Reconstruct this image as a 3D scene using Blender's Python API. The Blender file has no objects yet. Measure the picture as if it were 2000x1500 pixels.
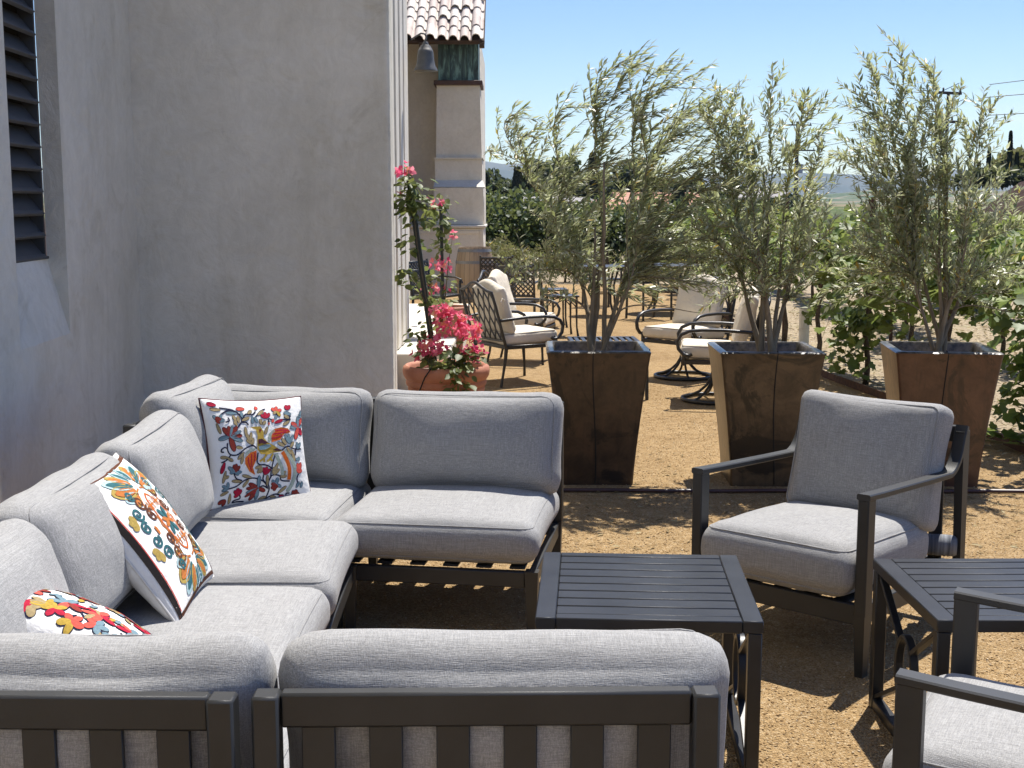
import bpy, math, random
import numpy as np
from mathutils import Vector, Matrix, Euler, noise as mnoise
R = math.radians
sc = bpy.context.scene
C = sc.collection
# ------------------------------------------------------------------ camera, sky, sun, exposure
cam_d = bpy.data.cameras.new('camera'); cam = bpy.data.objects.new('camera', cam_d); C.objects.link(cam)
cam.location = (0, 0, 1.65); cam.rotation_euler = (R(90 - 8.08), 0, 0)
cam_d.sensor_width = 36; cam_d.lens = 45.0; cam_d.clip_start = .05; cam_d.clip_end = 12000
sc.camera = cam
SUN_EL, SUN_AZ = R(64), R(28)          # azimuth measured from +Y towards +X
world = bpy.data.worlds.new('World'); sc.world = world; world.use_nodes = True
wn = world.node_tree; wn.nodes.clear()
w_out = wn.nodes.new('ShaderNodeOutputWorld'); w_bg = wn.nodes.new('ShaderNodeBackground')
w_sky = wn.nodes.new('ShaderNodeTexSky'); w_sky.sky_type = 'NISHITA'; w_sky.sun_disc = False
w_sky.sun_elevation = SUN_EL; w_sky.sun_rotation = SUN_AZ
w_sky.altitude = 350; w_sky.air_density = 1.0; w_sky.dust_density = .15; w_sky.ozone_density = 2.0
w_bg.inputs['Strength'].default_value = .084
# a few thin high cirrus streaks
w_tc = wn.nodes.new('ShaderNodeTexCoord'); w_mp = wn.nodes.new('ShaderNodeMapping'); w_mp.inputs['Scale'].default_value = (1.6, 1.6, 22)
w_mp.inputs['Location'].default_value = (.3, 0, .55)
w_nz = wn.nodes.new('ShaderNodeTexNoise'); w_nz.inputs['Scale'].default_value = 1.5; w_nz.inputs['Detail'].default_value = 3
w_rm = wn.nodes.new('ShaderNodeMapRange'); w_rm.inputs[1].default_value = .56; w_rm.inputs[2].default_value = .80; w_rm.inputs[4].default_value = .5
w_mx = wn.nodes.new('ShaderNodeMix'); w_mx.data_type = 'RGBA'; w_mx.inputs[7].default_value = (7.5, 8.0, 8.6, 1)
wn.links.new(w_tc.outputs['Generated'], w_mp.inputs[0]); wn.links.new(w_mp.outputs[0], w_nz.inputs['Vector'])
wn.links.new(w_nz.outputs[0], w_rm.inputs[0]); wn.links.new(w_rm.outputs[0], w_mx.inputs[0])
w_hs = wn.nodes.new('ShaderNodeHueSaturation'); w_hs.inputs['Saturation'].default_value = 1.27; w_hs.inputs['Hue'].default_value = .514
wn.links.new(w_sky.outputs[0], w_hs.inputs['Color']); wn.links.new(w_hs.outputs[0], w_mx.inputs[6]); wn.links.new(w_mx.outputs[2], w_bg.inputs[0]); wn.links.new(w_bg.outputs[0], w_out.inputs[0])
sun_d = bpy.data.lights.new('sun', 'SUN'); sun = bpy.data.objects.new('sun', sun_d); C.objects.link(sun)
sun_d.energy = 5.0; sun_d.angle = R(.53); sun_d.color = (1, .95, .87)
SD = Vector((math.cos(SUN_EL) * math.sin(SUN_AZ), math.cos(SUN_EL) * math.cos(SUN_AZ), math.sin(SUN_EL)))
sun.rotation_euler = (-SD).to_track_quat('-Z', 'Y').to_euler()
sun.location = SD * 60
sc.view_settings.view_transform = 'Standard'; sc.view_settings.look = 'None'
sc.view_settings.gamma = 1; sc.view_settings.use_curve_mapping = False
sc.view_settings.exposure = .76
sc.cycles.max_bounces = 8; sc.cycles.transparent_max_bounces = 8; sc.cycles.volume_bounces = 0

# ------------------------------------------------------------------ helpers
class MB:
    def __init__(s): s.v = []; s.f = []
    def add(s, vs, fs, M=None):
        o = len(s.v)
        s.v += [tuple(M @ Vector(p)) for p in vs] if M else [tuple(p) for p in vs]
        s.f += [tuple(i + o for i in f) for f in fs]; return s
    def box(s, c, d, b=.004, M=None):
        hx, hy, hz = d[0] / 2, d[1] / 2, d[2] / 2; b = min(b, hx * .45, hy * .45, hz * .45)
        vs = []
        for ix in (-1, 1):
            for iy in (-1, 1):
                for iz in (-1, 1):
                    vs += [(ix * hx, iy * (hy - b), iz * (hz - b)), (ix * (hx - b), iy * hy, iz * (hz - b)), (ix * (hx - b), iy * (hy - b), iz * hz)]
        k = lambda x, y, z, a: (x * 4 + y * 2 + z) * 3 + a
        fs = []
        for t in (0, 1):
            fs.append([k(t, 0, 0, 0), k(t, 1, 0, 0), k(t, 1, 1, 0), k(t, 0, 1, 0)])
            fs.append([k(0, t, 0, 1), k(1, t, 0, 1), k(1, t, 1, 1), k(0, t, 1, 1)])
            fs.append([k(0, 0, t, 2), k(1, 0, t, 2), k(1, 1, t, 2), k(0, 1, t, 2)])
        for p in (0, 1):
            for q in (0, 1):
                fs.append([k(p, q, 0, 0), k(p, q, 1, 0), k(p, q, 1, 1), k(p, q, 0, 1)])
                fs.append([k(p, 0, q, 0), k(p, 1, q, 0), k(p, 1, q, 2), k(p, 0, q, 2)])
                fs.append([k(0, p, q, 1), k(1, p, q, 1), k(1, p, q, 2), k(0, p, q, 2)])
                for r in (0, 1): fs.append([k(p, q, r, 0), k(p, q, r, 1), k(p, q, r, 2)])
        out = []
        for f in fs:
            a, b_, c_ = (Vector(vs[i]) for i in f[:3]); n = (b_ - a).cross(c_ - a)
            m = sum((Vector(vs[i]) for i in f), Vector())
            out.append(f if n.dot(m) > 0 else f[::-1])
        vs = [(p[0] + c[0], p[1] + c[1], p[2] + c[2]) for p in vs]
        return s.add(vs, out, M)
    def bar(s, p, q, w, h, b=.003, up=(0, 0, 1)):
        p, q = Vector(p), Vector(q); d = q - p; L = d.length; z = d.normalized()
        u = Vector(up)
        if abs(z.dot(u)) > .98: u = Vector((0, 1, 0))
        x = u.cross(z).normalized(); y = z.cross(x)
        M = Matrix(((x.x, y.x, z.x, 0), (x.y, y.y, z.y, 0), (x.z, y.z, z.z, 0), (0, 0, 0, 1)))
        M.translation = (p + q) / 2
        return s.box((0, 0, 0), (w, h, L), b, M)
    def taper(s, p, q, w0, w1, h0=None, h1=None):
        h0 = h0 or w0; h1 = h1 or w1
        vs = [(p[0] + a * w0 / 2, p[1] + b * h0 / 2, p[2]) for a, b in ((-1, -1), (1, -1), (1, 1), (-1, 1))]
        vs += [(q[0] + a * w1 / 2, q[1] + b * h1 / 2, q[2]) for a, b in ((-1, -1), (1, -1), (1, 1), (-1, 1))]
        fs = [(3, 2, 1, 0), (4, 5, 6, 7)] + [(i, (i + 1) % 4, 4 + (i + 1) % 4, 4 + i) for i in range(4)]
        return s.add(vs, fs)
    def tube(s, pts, r, n=6, cap=True, closed=False, flat=1.0):
        pts = [Vector(p) for p in pts]; N = len(pts); o = len(s.v)
        rr = r if isinstance(r, (list, tuple)) else [r] * N
        pu = None
        for i, p in enumerate(pts):
            if closed: t = pts[(i + 1) % N] - pts[i - 1]
            else: t = pts[min(i + 1, N - 1)] - pts[max(i - 1, 0)]
            t.normalize()
            if pu is None: pu = Vector((0, 0, 1)) if abs(t.z) < .9 else Vector((1, 0, 0))
            u = pu - t * pu.dot(t)
            if u.length < 1e-5: u = t.orthogonal()
            u.normalize(); w = t.cross(u); pu = u
            for k in range(n):
                a = 2 * math.pi * k / n
                s.v.append(tuple(p + u * (math.cos(a) * rr[i]) + w * (math.sin(a) * rr[i] * flat)))
        M = N if closed else N - 1
        for i in range(M):
            j = (i + 1) % N
            for k in range(n):
                s.f.append((o + i * n + k, o + i * n + (k + 1) % n, o + j * n + (k + 1) % n, o + j * n + k))
        if cap and not closed:
            s.f.append(tuple(o + k for k in range(n))[::-1]); s.f.append(tuple(o + (N - 1) * n + k for k in range(n)))
        return s
    def sweep(s, pts, w, h, side=(1, 0, 0)):
        # rectangular section: w along the fixed side vector, h across
        pts = [Vector(p) for p in pts]; N = len(pts); o = len(s.v); sd = Vector(side).normalized()
        for i, p in enumerate(pts):
            t = (pts[min(i + 1, N - 1)] - pts[max(i - 1, 0)]).normalized(); n = t.cross(sd).normalized()
            c = .18
            for a, b in ((-1 + c, -1), (1 - c, -1), (1, -1 + c * 2), (1, 1 - c * 2), (1 - c, 1), (-1 + c, 1), (-1, 1 - c * 2), (-1, -1 + c * 2)):
                s.v.append(tuple(p + sd * (a * w / 2) + n * (b * h / 2)))
        for i in range(N - 1):
            for k in range(8): s.f.append((o + i * 8 + k, o + i * 8 + (k + 1) % 8, o + i * 8 + 8 + (k + 1) % 8, o + i * 8 + 8 + k))
        s.f.append(tuple(o + k for k in range(8))[::-1]); s.f.append(tuple(o + (N - 1) * 8 + k for k in range(8)))
        return s
    def lathe(s, prof, n=32, M=None):
        vs = []; fs = []
        for r, z in prof:
            for k in range(n): a = 2 * math.pi * k / n; vs.append((r * math.cos(a), r * math.sin(a), z))
        for i in range(len(prof) - 1):
            for k in range(n): fs.append((i * n + k, i * n + (k + 1) % n, i * n + n + (k + 1) % n, i * n + n + k))
        return s.add(vs, fs, M)
    def prism(s, poly, y0, y1, M=None):
        # polygon in x,z extruded along y
        n = len(poly); vs = [(x, y0, z) for x, z in poly] + [(x, y1, z) for x, z in poly]
        fs = [tuple(range(n)), tuple(range(2 * n - 1, n - 1, -1))] + [(i + n, (i + 1) % n + n, (i + 1) % n, i) for i in range(n)]
        return s.add(vs, fs, M)

def mesh_of(mb, name, mat, smooth=None):
    me = bpy.data.meshes.new(name); me.from_pydata(mb.v, [], mb.f); me.validate()
    if mat: me.materials.append(mat)
    if smooth:
        me.shade_smooth()
        if smooth < 179: me.set_sharp_from_angle(angle=R(smooth))
    return me
def obj(name, mb, mat, parent=None, smooth=40, loc=None, rot=None):
    me = mb if isinstance(mb, bpy.types.Mesh) else mesh_of(mb, name, mat, smooth)
    o = bpy.data.objects.new(name, me); C.objects.link(o)
    if parent: o.parent = parent
    if loc is not None: o.location = loc
    if rot is not None: o.rotation_euler = rot
    return o
def tag(o, label=None, cat=None, group=None, kind=None):
    if label: o['label'] = label
    if cat: o['category'] = cat
    if group: o['group'] = group
    if kind: o['kind'] = kind
    return o
def thing(name, label, cat, loc=(0, 0, 0), rz=0, group=None):
    o = bpy.data.objects.new(name, None); C.objects.link(o); o.empty_display_size = .1
    o.location = loc; o.rotation_euler = (0, 0, rz)
    return tag(o, label, cat, group)
def dup(root, loc, rz, label, scale=None):
    r = root.copy(); C.objects.link(r); r.location = loc; r.rotation_euler = (0, 0, rz); r['label'] = label
    if scale: r.scale = (scale,) * 3
    for ch in list(root.children):
        c = ch.copy(); C.objects.link(c); c.parent = r
        for g in list(ch.children):
            d = g.copy(); C.objects.link(d); d.parent = c
    return r
def leaf_mesh(name, mat, tmpl, faces, P, D, U, L, tint, curl=None):
    """many leaves as one mesh: template points (along, across, lift) placed by position, direction, normal and length"""
    tmpl = np.array(tmpl, float); P = np.asarray(P, float); D = np.asarray(D, float); U = np.asarray(U, float); L = np.asarray(L, float)
    D = D / (np.linalg.norm(D, axis=1, keepdims=True) + 1e-9)
    S = np.cross(U, D); S = S / (np.linalg.norm(S, axis=1, keepdims=True) + 1e-9); N = np.cross(D, S)
    V = P[:, None, :] + L[:, None, None] * (tmpl[None, :, 0:1] * D[:, None, :] + tmpl[None, :, 1:2] * S[:, None, :] + tmpl[None, :, 2:3] * N[:, None, :])
    n, k = V.shape[:2]; F = np.array(faces, int); m = F.shape[0]
    FF = (F[None] + (np.arange(n) * k)[:, None, None]).reshape(-1, 3)
    me = bpy.data.meshes.new(name); me.vertices.add(n * k); me.vertices.foreach_set('co', V.reshape(-1).astype(np.float32))
    me.loops.add(FF.size); me.loops.foreach_set('vertex_index', FF.reshape(-1).astype(np.int32))
    me.polygons.add(len(FF)); me.polygons.foreach_set('loop_start', (np.arange(len(FF)) * 3).astype(np.int32))
    a = me.attributes.new('tint', 'FLOAT', 'POINT'); a.data.foreach_set('value', np.repeat(np.asarray(tint, np.float32), k))
    me.update(calc_edges=True); me.validate(); me.materials.append(mat)
    return me
T_OLIVE = [(0, 0, 0), (.42, .14, .03), (.42, -.14, .03), (1, 0, -.03), (.42, 0, 0)]
F_OLIVE = [(0, 2, 4), (2, 3, 4), (3, 1, 4), (1, 0, 4)]
T_OVAL = [(0, 0, 0), (.25, .30, .05), (.6, .32, .05), (1, 0, -.10), (.6, -.32, .05), (.25, -.30, .05), (.45, 0, -.02)]
F_OVAL = [(6, 1, 0), (6, 2, 1), (6, 3, 2), (6, 4, 3), (6, 5, 4), (6, 0, 5)]
T_VINE = [(0, 0, 0), (-.10, .26, .02), (.18, .50, .06), (.36, .34, .02), (.62, .44, .05), (.70, .20, 0), (1, 0, -.08), (.70, -.20, 0), (.62, -.44, .05), (.36, -.34, .02), (.18, -.50, .06), (-.10, -.26, .02), (.38, 0, -.03)]
F_VINE = [(12, i + 1 if i < 11 else 0, i) for i in range(12)]
def rnd(n, rng): 
    d = rng.normal(size=(n, 3)); return d / np.linalg.norm(d, axis=1, keepdims=True)

# ------------------------------------------------------------------ materials
def nodes(m):
    m.use_nodes = True; nt = m.node_tree; nt.nodes.clear()
    o = nt.nodes.new('ShaderNodeOutputMaterial'); b = nt.nodes.new('ShaderNodeBsdfPrincipled'); nt.links.new(b.outputs[0], o.inputs[0])
    return nt, b
def N(nt, t, **kw):
    n = nt.nodes.new('ShaderNode' + t)
    for k, v in kw.items():
        if k in n.inputs: n.inputs[k].default_value = v
        else: setattr(n, k, v)
    return n
def col(c): return (*c, 1) if len(c) == 3 else c
def ramp(nt, src, stops):
    r = nt.nodes.new('ShaderNodeValToRGB'); e = r.color_ramp.elements
    while len(e) < len(stops): e.new(.5)
    for i, (p, c) in enumerate(stops): e[i].position = p; e[i].color = col(c)
    nt.links.new(src, r.inputs[0]); return r.outputs[0]
def coords(nt, scale=(1, 1, 1), kind='Object', rot=(0, 0, 0)):
    tc = nt.nodes.new('ShaderNodeTexCoord'); mp = nt.nodes.new('ShaderNodeMapping'); mp.inputs['Scale'].default_value = scale; mp.inputs['Rotation'].default_value = rot
    nt.links.new(tc.outputs[kind], mp.inputs[0]); return mp.outputs[0]
def noise(nt, vec, scale, detail=4, rough=.55, dist=0):
    n = N(nt, 'TexNoise', Scale=scale, Detail=detail, Roughness=rough, Distortion=dist); nt.links.new(vec, n.inputs['Vector']); return n.outputs[0]
def mixc(nt, f, a, b, mode='MIX'):
    m = nt.nodes.new('ShaderNodeMix'); m.data_type = 'RGBA'; m.blend_type = mode
    for i, x in ((0, f), (6, a), (7, b)):
        if hasattr(x, 'default_value'): nt.links.new(x, m.inputs[i])
        else: m.inputs[i].default_value = x if i == 0 else col(x)
    return m.outputs[2]
def math_(nt, op, a, b=None, c=None):
    m = nt.nodes.new('ShaderNodeMath'); m.operation = op
    for i, x in enumerate((a, b, c)):
        if x is None: continue
        if hasattr(x, 'default_value'): nt.links.new(x, m.inputs[i])
        else: m.inputs[i].default_value = x
    return m.outputs[0]
def bump(nt, b, h, dist, strength=1.0):
    n = N(nt, 'Bump', Distance=dist, Strength=strength); nt.links.new(h, n.inputs['Height']); nt.links.new(n.outputs[0], b.inputs['Normal'])
def simple(name, c1, c2=None, scale=6, rough=.6, metal=0, bscale=None, bdist=.002, spec=.5, coat=0, stretch=(1, 1, 1), contrast=(.35, .65)):
    m = bpy.data.materials.new(name); nt, b = nodes(m); b.inputs['Roughness'].default_value = rough; b.inputs['Metallic'].default_value = metal
    b.inputs['Specular IOR Level'].default_value = spec; b.inputs['Coat Weight'].default_value = coat
    v = coords(nt, stretch)
    nt.links.new(ramp(nt, noise(nt, v, scale, 5), [(contrast[0], c1), (contrast[1], c2 or tuple(x * .85 for x in c1))]), b.inputs['Base Color'])
    if bscale: bump(nt, b, noise(nt, v, bscale, 4), bdist)
    return m
def leafmat(name, stops, rough=.5, trans=.35, spec=.4):
    m = bpy.data.materials.new(name); nt, b = nodes(m); b.inputs['Roughness'].default_value = rough; b.inputs['Specular IOR Level'].default_value = spec
    at = nt.nodes.new('ShaderNodeAttribute'); at.attribute_name = 'tint'
    c = ramp(nt, at.outputs['Fac'], stops); nt.links.new(c, b.inputs['Base Color'])
    tr = nt.nodes.new('ShaderNodeBsdfTranslucent'); nt.links.new(mixc(nt, .5, c, (.42, .47, .16), 'MIX') if name != 'bract' else c, tr.inputs[0])
    mx = nt.nodes.new('ShaderNodeMixShader'); mx.inputs[0].default_value = trans
    nt.links.new(b.outputs[0], mx.inputs[1]); nt.links.new(tr.outputs[0], mx.inputs[2])
    nt.links.new(mx.outputs[0], next(n for n in nt.nodes if n.type == 'OUTPUT_MATERIAL').inputs[0])
    return m
def fabric_mat():
    m = bpy.data.materials.new('grey_linen'); nt, b = nodes(m)
    b.inputs['Roughness'].default_value = .9; b.inputs['Specular IOR Level'].default_value = .15; b.inputs['Sheen Weight'].default_value = .15
    h = noise(nt, coords(nt, (14, 420, 420)), 1, 3); v = noise(nt, coords(nt, (420, 420, 14)), 1, 3); w = noise(nt, coords(nt, (420, 14, 420)), 1, 3)
    s = math_(nt, 'ADD', math_(nt, 'ADD', h, v), w)
    c1 = ramp(nt, math_(nt, 'MULTIPLY', s, .3333), [(.40, (.225, .224, .223)), (.50, (.30, .298, .296)), (.60, (.395, .393, .389))])
    big = noise(nt, coords(nt), 4, 3)
    nt.links.new(mixc(nt, .5, c1, ramp(nt, big, [(.3, (.9, .9, .9)), (.7, (1, 1, 1))]), 'MULTIPLY'), b.inputs['Base Color'])
    fine = noise(nt, coords(nt, (60, 700, 700)), 1, 1); fine2 = noise(nt, coords(nt, (700, 60, 60)), 1, 1)
    wr = noise(nt, coords(nt), 9, 3)
    bump(nt, b, math_(nt, 'ADD', math_(nt, 'ADD', fine, fine2), math_(nt, 'MULTIPLY', wr, 6)), .0014, .7)
    return m
def stucco_mat(name, a, b_, dark, seed=0):
    m = bpy.data.materials.new(name); nt, b = nodes(m); b.inputs['Roughness'].default_value = .9; b.inputs['Specular IOR Level'].default_value = .15
    v = coords(nt, kind='Object')
    c = ramp(nt, noise(nt, v, 1.1, 6, .62, .4), [(.32, a), (.68, b_)])
    st = ramp(nt, noise(nt, coords(nt, (2.6, 2.6, .55)), 1.3, 6, .65, .6), [(.50, (1, 1, 1)), (.72, dark)])
    c = mixc(nt, .45, c, st, 'MULTIPLY')
    st2 = ramp(nt, noise(nt, v, 2.7, 8, .7, 1.2), [(.56, (1, 1, 1)), (.70, dark)])
    c = mixc(nt, .6, c, st2, 'MULTIPLY')
    c = mixc(nt, .4, c, ramp(nt, noise(nt, v, 7.5, 6, .7, 2.0), [(.42, (.90, .89, .875)), (.60, (1.04, 1.04, 1.04))]), 'MULTIPLY')
    nt.links.new(c, b.inputs['Base Color'])
    hgt = math_(nt, 'ADD', math_(nt, 'MULTIPLY', noise(nt, v, 5, 5, .6, .5), 1.0), math_(nt, 'MULTIPLY', noise(nt, v, 160, 3), .06))
    bump(nt, b, hgt, .022, .9)
    return m
def gravel_mat():
    m = bpy.data.materials.new('decomposed_granite'); nt, b = nodes(m); b.inputs['Roughness'].default_value = .95; b.inputs['Specular IOR Level'].default_value = .1
    v = coords(nt)
    vo = N(nt, 'TexVoronoi', Scale=150.0); nt.links.new(v, vo.inputs['Vector'])
    sep = nt.nodes.new('ShaderNodeSeparateColor'); nt.links.new(vo.outputs['Color'], sep.inputs[0])
    c = ramp(nt, sep.outputs[0], [(0, (.28, .178, .084)), (.35, (.39, .262, .128)), (.75, (.445, .31, .16)), (1, (.53, .41, .26))])
    big = ramp(nt, noise(nt, v, 1.1, 7, .65, .8), [(.3, (.80, .77, .73)), (.52, (1, 1, 1)), (.75, (1.06, 1.05, 1.03))])
    med = ramp(nt, noise(nt, v, 14, 4), [(.3, (.8, .78, .74)), (.6, (1, 1, 1))])
    nt.links.new(mixc(nt, 1, mixc(nt, 1, c, big, 'MULTIPLY'), med, 'MULTIPLY'), b.inputs['Base Color'])
    h = math_(nt, 'ADD', math_(nt, 'MULTIPLY', vo.outputs['Distance'], -1.0), math_(nt, 'ADD', math_(nt, 'MULTIPLY', noise(nt, v, 9, 6, .7), 2.5), math_(nt, 'MULTIPLY', noise(nt, v, 2.6, 3, .5), 4.0)))
    bump(nt, b, h, .011, .9); return m
def soil_mat():
    m = bpy.data.materials.new('dry_vineyard_soil'); nt, b = nodes(m); b.inputs['Roughness'].default_value = .95; b.inputs['Specular IOR Level'].default_value = .1
    v = coords(nt)
    c = ramp(nt, noise(nt, v, 22, 6, .7), [(.3, (.15, .11, .075)), (.5, (.33, .265, .19)), (.7, (.46, .40, .31))])
    straw = ramp(nt, noise(nt, coords(nt, (14, 60, 14), rot=(0, 0, .6)), 1, 4), [(.5, (0, 0, 0)), (.62, (1, 1, 1))])
    c = mixc(nt, math_(nt, 'MULTIPLY', straw, .6), c, (.46, .37, .22))
    gr = ramp(nt, noise(nt, v, 1.6, 5), [(.58, (0, 0, 0)), (.72, (1, 1, 1))])
    c = mixc(nt, math_(nt, 'MULTIPLY', gr, .35), c, (.20, .24, .09))
    nt.links.new(c, b.inputs['Base Color']); bump(nt, b, noise(nt, v, 26, 6, .7), .03, .9); return m
M_FAB = fabric_mat()
M_PIPE = simple('linen_piping', (.235, .237, .243), (.195, .197, .203), 30, .9, spec=.1)
M_MET = simple('charcoal_powder_coat', (.017, .018, .019), (.026, .027, .028), 5, .46, spec=.5, bscale=420, bdist=.0003)
M_TAB = simple('dark_slate_table_metal', (.006, .0075, .011), (.016, .018, .023), 7, .40, spec=.5, bscale=420, bdist=.0003)
M_CAST = simple('black_cast_aluminium', (.016, .015, .015), (.026, .024, .023), 30, .38, spec=.5, bscale=120, bdist=.001)
M_CREAM = simple('cream_canvas', (.60, .54, .44), (.68, .62, .52), 3, .9, spec=.1, bscale=14, bdist=.012)
M_STUC = stucco_mat('aged_stucco', (.62, .592, .515), (.755, .725, .645), (.76, .735, .675))
M_STUC2 = stucco_mat('warm_stucco', (.66, .62, .54), (.78, .74, .66), (.84, .82, .78))
M_TRIM = simple('pale_stone_trim', (.68, .65, .59), (.60, .57, .51), 4, .85, bscale=40, bdist=.002)
M_STOOP = simple('pale_stoop_concrete', (.66, .61, .52), (.56, .52, .45), 2.2, .85, bscale=60, bdist=.002)
M_LOUV = simple('charcoal_louvre_paint', (.055, .058, .064), (.07, .073, .08), 5, .5, bscale=80, bdist=.0006)
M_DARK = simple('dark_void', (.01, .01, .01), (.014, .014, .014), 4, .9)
M_GRAV = gravel_mat(); M_SOIL = soil_mat()
M_TERRA = simple('terracotta', (.36, .135, .075), (.47, .21, .13), 7, .7, bscale=60, bdist=.002, contrast=(.3, .7))
M_PSOIL = simple('potting_gravel', (.12, .085, .06), (.36, .29, .22), 60, .95, bscale=70, bdist=.02)
M_BARK = simple('olive_bark', (.15, .12, .085), (.26, .215, .155), 30, .9, bscale=60, bdist=.006, stretch=(1, 1, .2))
M_VBARK = simple('vine_bark', (.05, .035, .025), (.10, .075, .055), 30, .9, bscale=60, bdist=.01)
M_RUST = simple('rusted_steel', (.05, .022, .014), (.10, .045, .025), 30, .8)
M_STAKE = simple('dark_green_stake', (.012, .018, .016), (.022, .03, .026), 20, .5)
M_OLIVE = leafmat('olive_leaf', [(0, (.12, .137, .060)), (.30, (.25, .27, .145)), (.65, (.41, .43, .29)), (.95, (.63, .64, .52)), (1, (.52, .34, .05))], .36, .46, .5)
M_VINE = leafmat('vine_leaf', [(0, (.025, .055, .010)), (.5, (.07, .13, .018)), (1, (.19, .26, .035))], .5, .38)
M_BLEAF = leafmat('bougainvillea_leaf', [(0, (.035, .06, .012)), (.6, (.09, .13, .03)), (1, (.24, .25, .06))], .5, .35)
M_BRACT = leafmat('bract', [(0, (.72, .08, .20)), (.45, (.86, .19, .30)), (.75, (.90, .32, .40)), (1, (.92, .34, .24))], .6, .4, .2)
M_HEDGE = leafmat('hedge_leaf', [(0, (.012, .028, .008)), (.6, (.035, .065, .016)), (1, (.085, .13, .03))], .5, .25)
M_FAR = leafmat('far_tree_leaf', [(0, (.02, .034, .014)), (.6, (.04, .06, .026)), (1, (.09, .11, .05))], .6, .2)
M_CYP = leafmat('cypress_leaf', [(0, (.010, .018, .010)), (1, (.03, .045, .022))], .7, .1)
M_DRY = leafmat('dry_shrub_leaf', [(0, (.07, .07, .025)), (.6, (.15, .14, .05)), (1, (.27, .21, .12))], .7, .25)
M_WOODP = simple('weathered_pole', (.07, .05, .035), (.11, .08, .06), 8, .9)
M_WIRE = simple('wire', (.03, .03, .03), (.04, .04, .04), 4, .6)

# ------------------------------------------------------------------ the ground
def sheet(name, poly, z, mat, kind='structure', sub=None):
    mb = MB(); mb.add([(x, y, z) for x, y in poly], [tuple(range(len(poly)))])
    return tag(obj(name, mb, mat, None, None), kind=kind)
def terrain_h(x, y):
    # flat by the terrace, a bank rising on the right, low swells far away
    d = math.hypot(x, y)
    h = 0.0
    bank = max(0, min(1, (x - .315 * y) / (.10 * max(y, 8)))); bank = bank * bank * (3 - 2 * bank)
    fy = max(0, min(1, (y - 24) / 14)) * max(0, min(1, (190 - y) / 90))
    h += 2.75 * bank * fy + .35 * bank * fy * mnoise.noise((x * .2, y * .2, 0))
    far = max(0, min(1, (d - 120) / 400))
    h += far * (2.0 * mnoise.noise((x * .006, y * .006, 3)) + .3)
    fr = max(0, min(1, (d - 500) / 1500)); h += fr * 16 * max(0, mnoise.noise((x * .0022, y * .0022, 8)) + .15)
    return h
xs = sorted(set([-2600, -1800, -1200, -800, -500, -300, -180, -110, -60] + list(range(-30, 62, 2)) + [66, 72, 80, 95, 120, 180, 260, 400, 600, 900, 1300, 1900, 2600]))
ys = sorted(set([-80, -40, -10] + list(range(0, 90, 3)) + [95, 110, 130, 150, 180, 220, 280, 360, 460, 600, 800, 1050, 1400, 1800, 2300, 2900, 3300]))
g = MB()
for y in ys:
    for x in xs: g.v.append((x, y, terrain_h(x, y) - .016))
nx = len(xs)
for j in range(len(ys) - 1):
    for i in range(nx - 1): g.f.append((j * nx + i, j * nx + i + 1, (j + 1) * nx + i + 1, (j + 1) * nx + i))
def terrain_mat():
    m = bpy.data.materials.new('far_land'); nt, b = nodes(m); b.inputs['Roughness'].default_value = .95; b.inputs['Specular IOR Level'].default_value = .05
    v = coords(nt)
    c = ramp(nt, noise(nt, v, .012, 5, .6), [(.35, (.055, .085, .03)), (.48, (.10, .12, .05)), (.55, (.24, .19, .12)), (.66, (.07, .09, .035))])
    near = ramp(nt, noise(nt, v, .9, 6, .7), [(.3, (.030, .018, .015)), (.6, (.055, .036, .028)), (.75, (.10, .075, .05))])
    sx = nt.nodes.new('ShaderNodeSeparateXYZ'); nt.links.new(v, sx.inputs[0])
    f = nt.nodes.new('ShaderNodeMapRange'); f.inputs[1].default_value = 120; f.inputs[2].default_value = 170; nt.links.new(sx.outputs[1], f.inputs[0])
    nt.links.new(mixc(nt, f.outputs[0], near, c), b.inputs['Base Color']); bump(nt, b, noise(nt, v, 1.5, 5), .15, .6); return m
M_LAND = terrain_mat()
tag(obj('terrain', g, M_LAND, None, 180), kind='structure')
sheet('vineyard_ground', [(-9, -6), (14, -6), (14, 46), (-9, 46)], -.008, M_SOIL)
EDGE = [(3.9, -6), (3.62, 5), (3.40, 8.3), (3.37, 8.95), (3.13, 10.72), (2.97, 12.03), (3.02, 16), (3.2, 26)]
sheet('gravel_terrace', [(-9, -6)] + EDGE + [(-9, 26)], 0, M_GRAV)
# the steel edging between gravel and vineyard
mb = MB(); mb.sweep([(x, y, .02) for x, y in EDGE], .012, .09, side=(1, .1, 0))
tag(obj('edging_strip', mb, M_RUST), 'thin rusty edging strip between gravel terrace and vineyard soil', 'edging')
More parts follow.
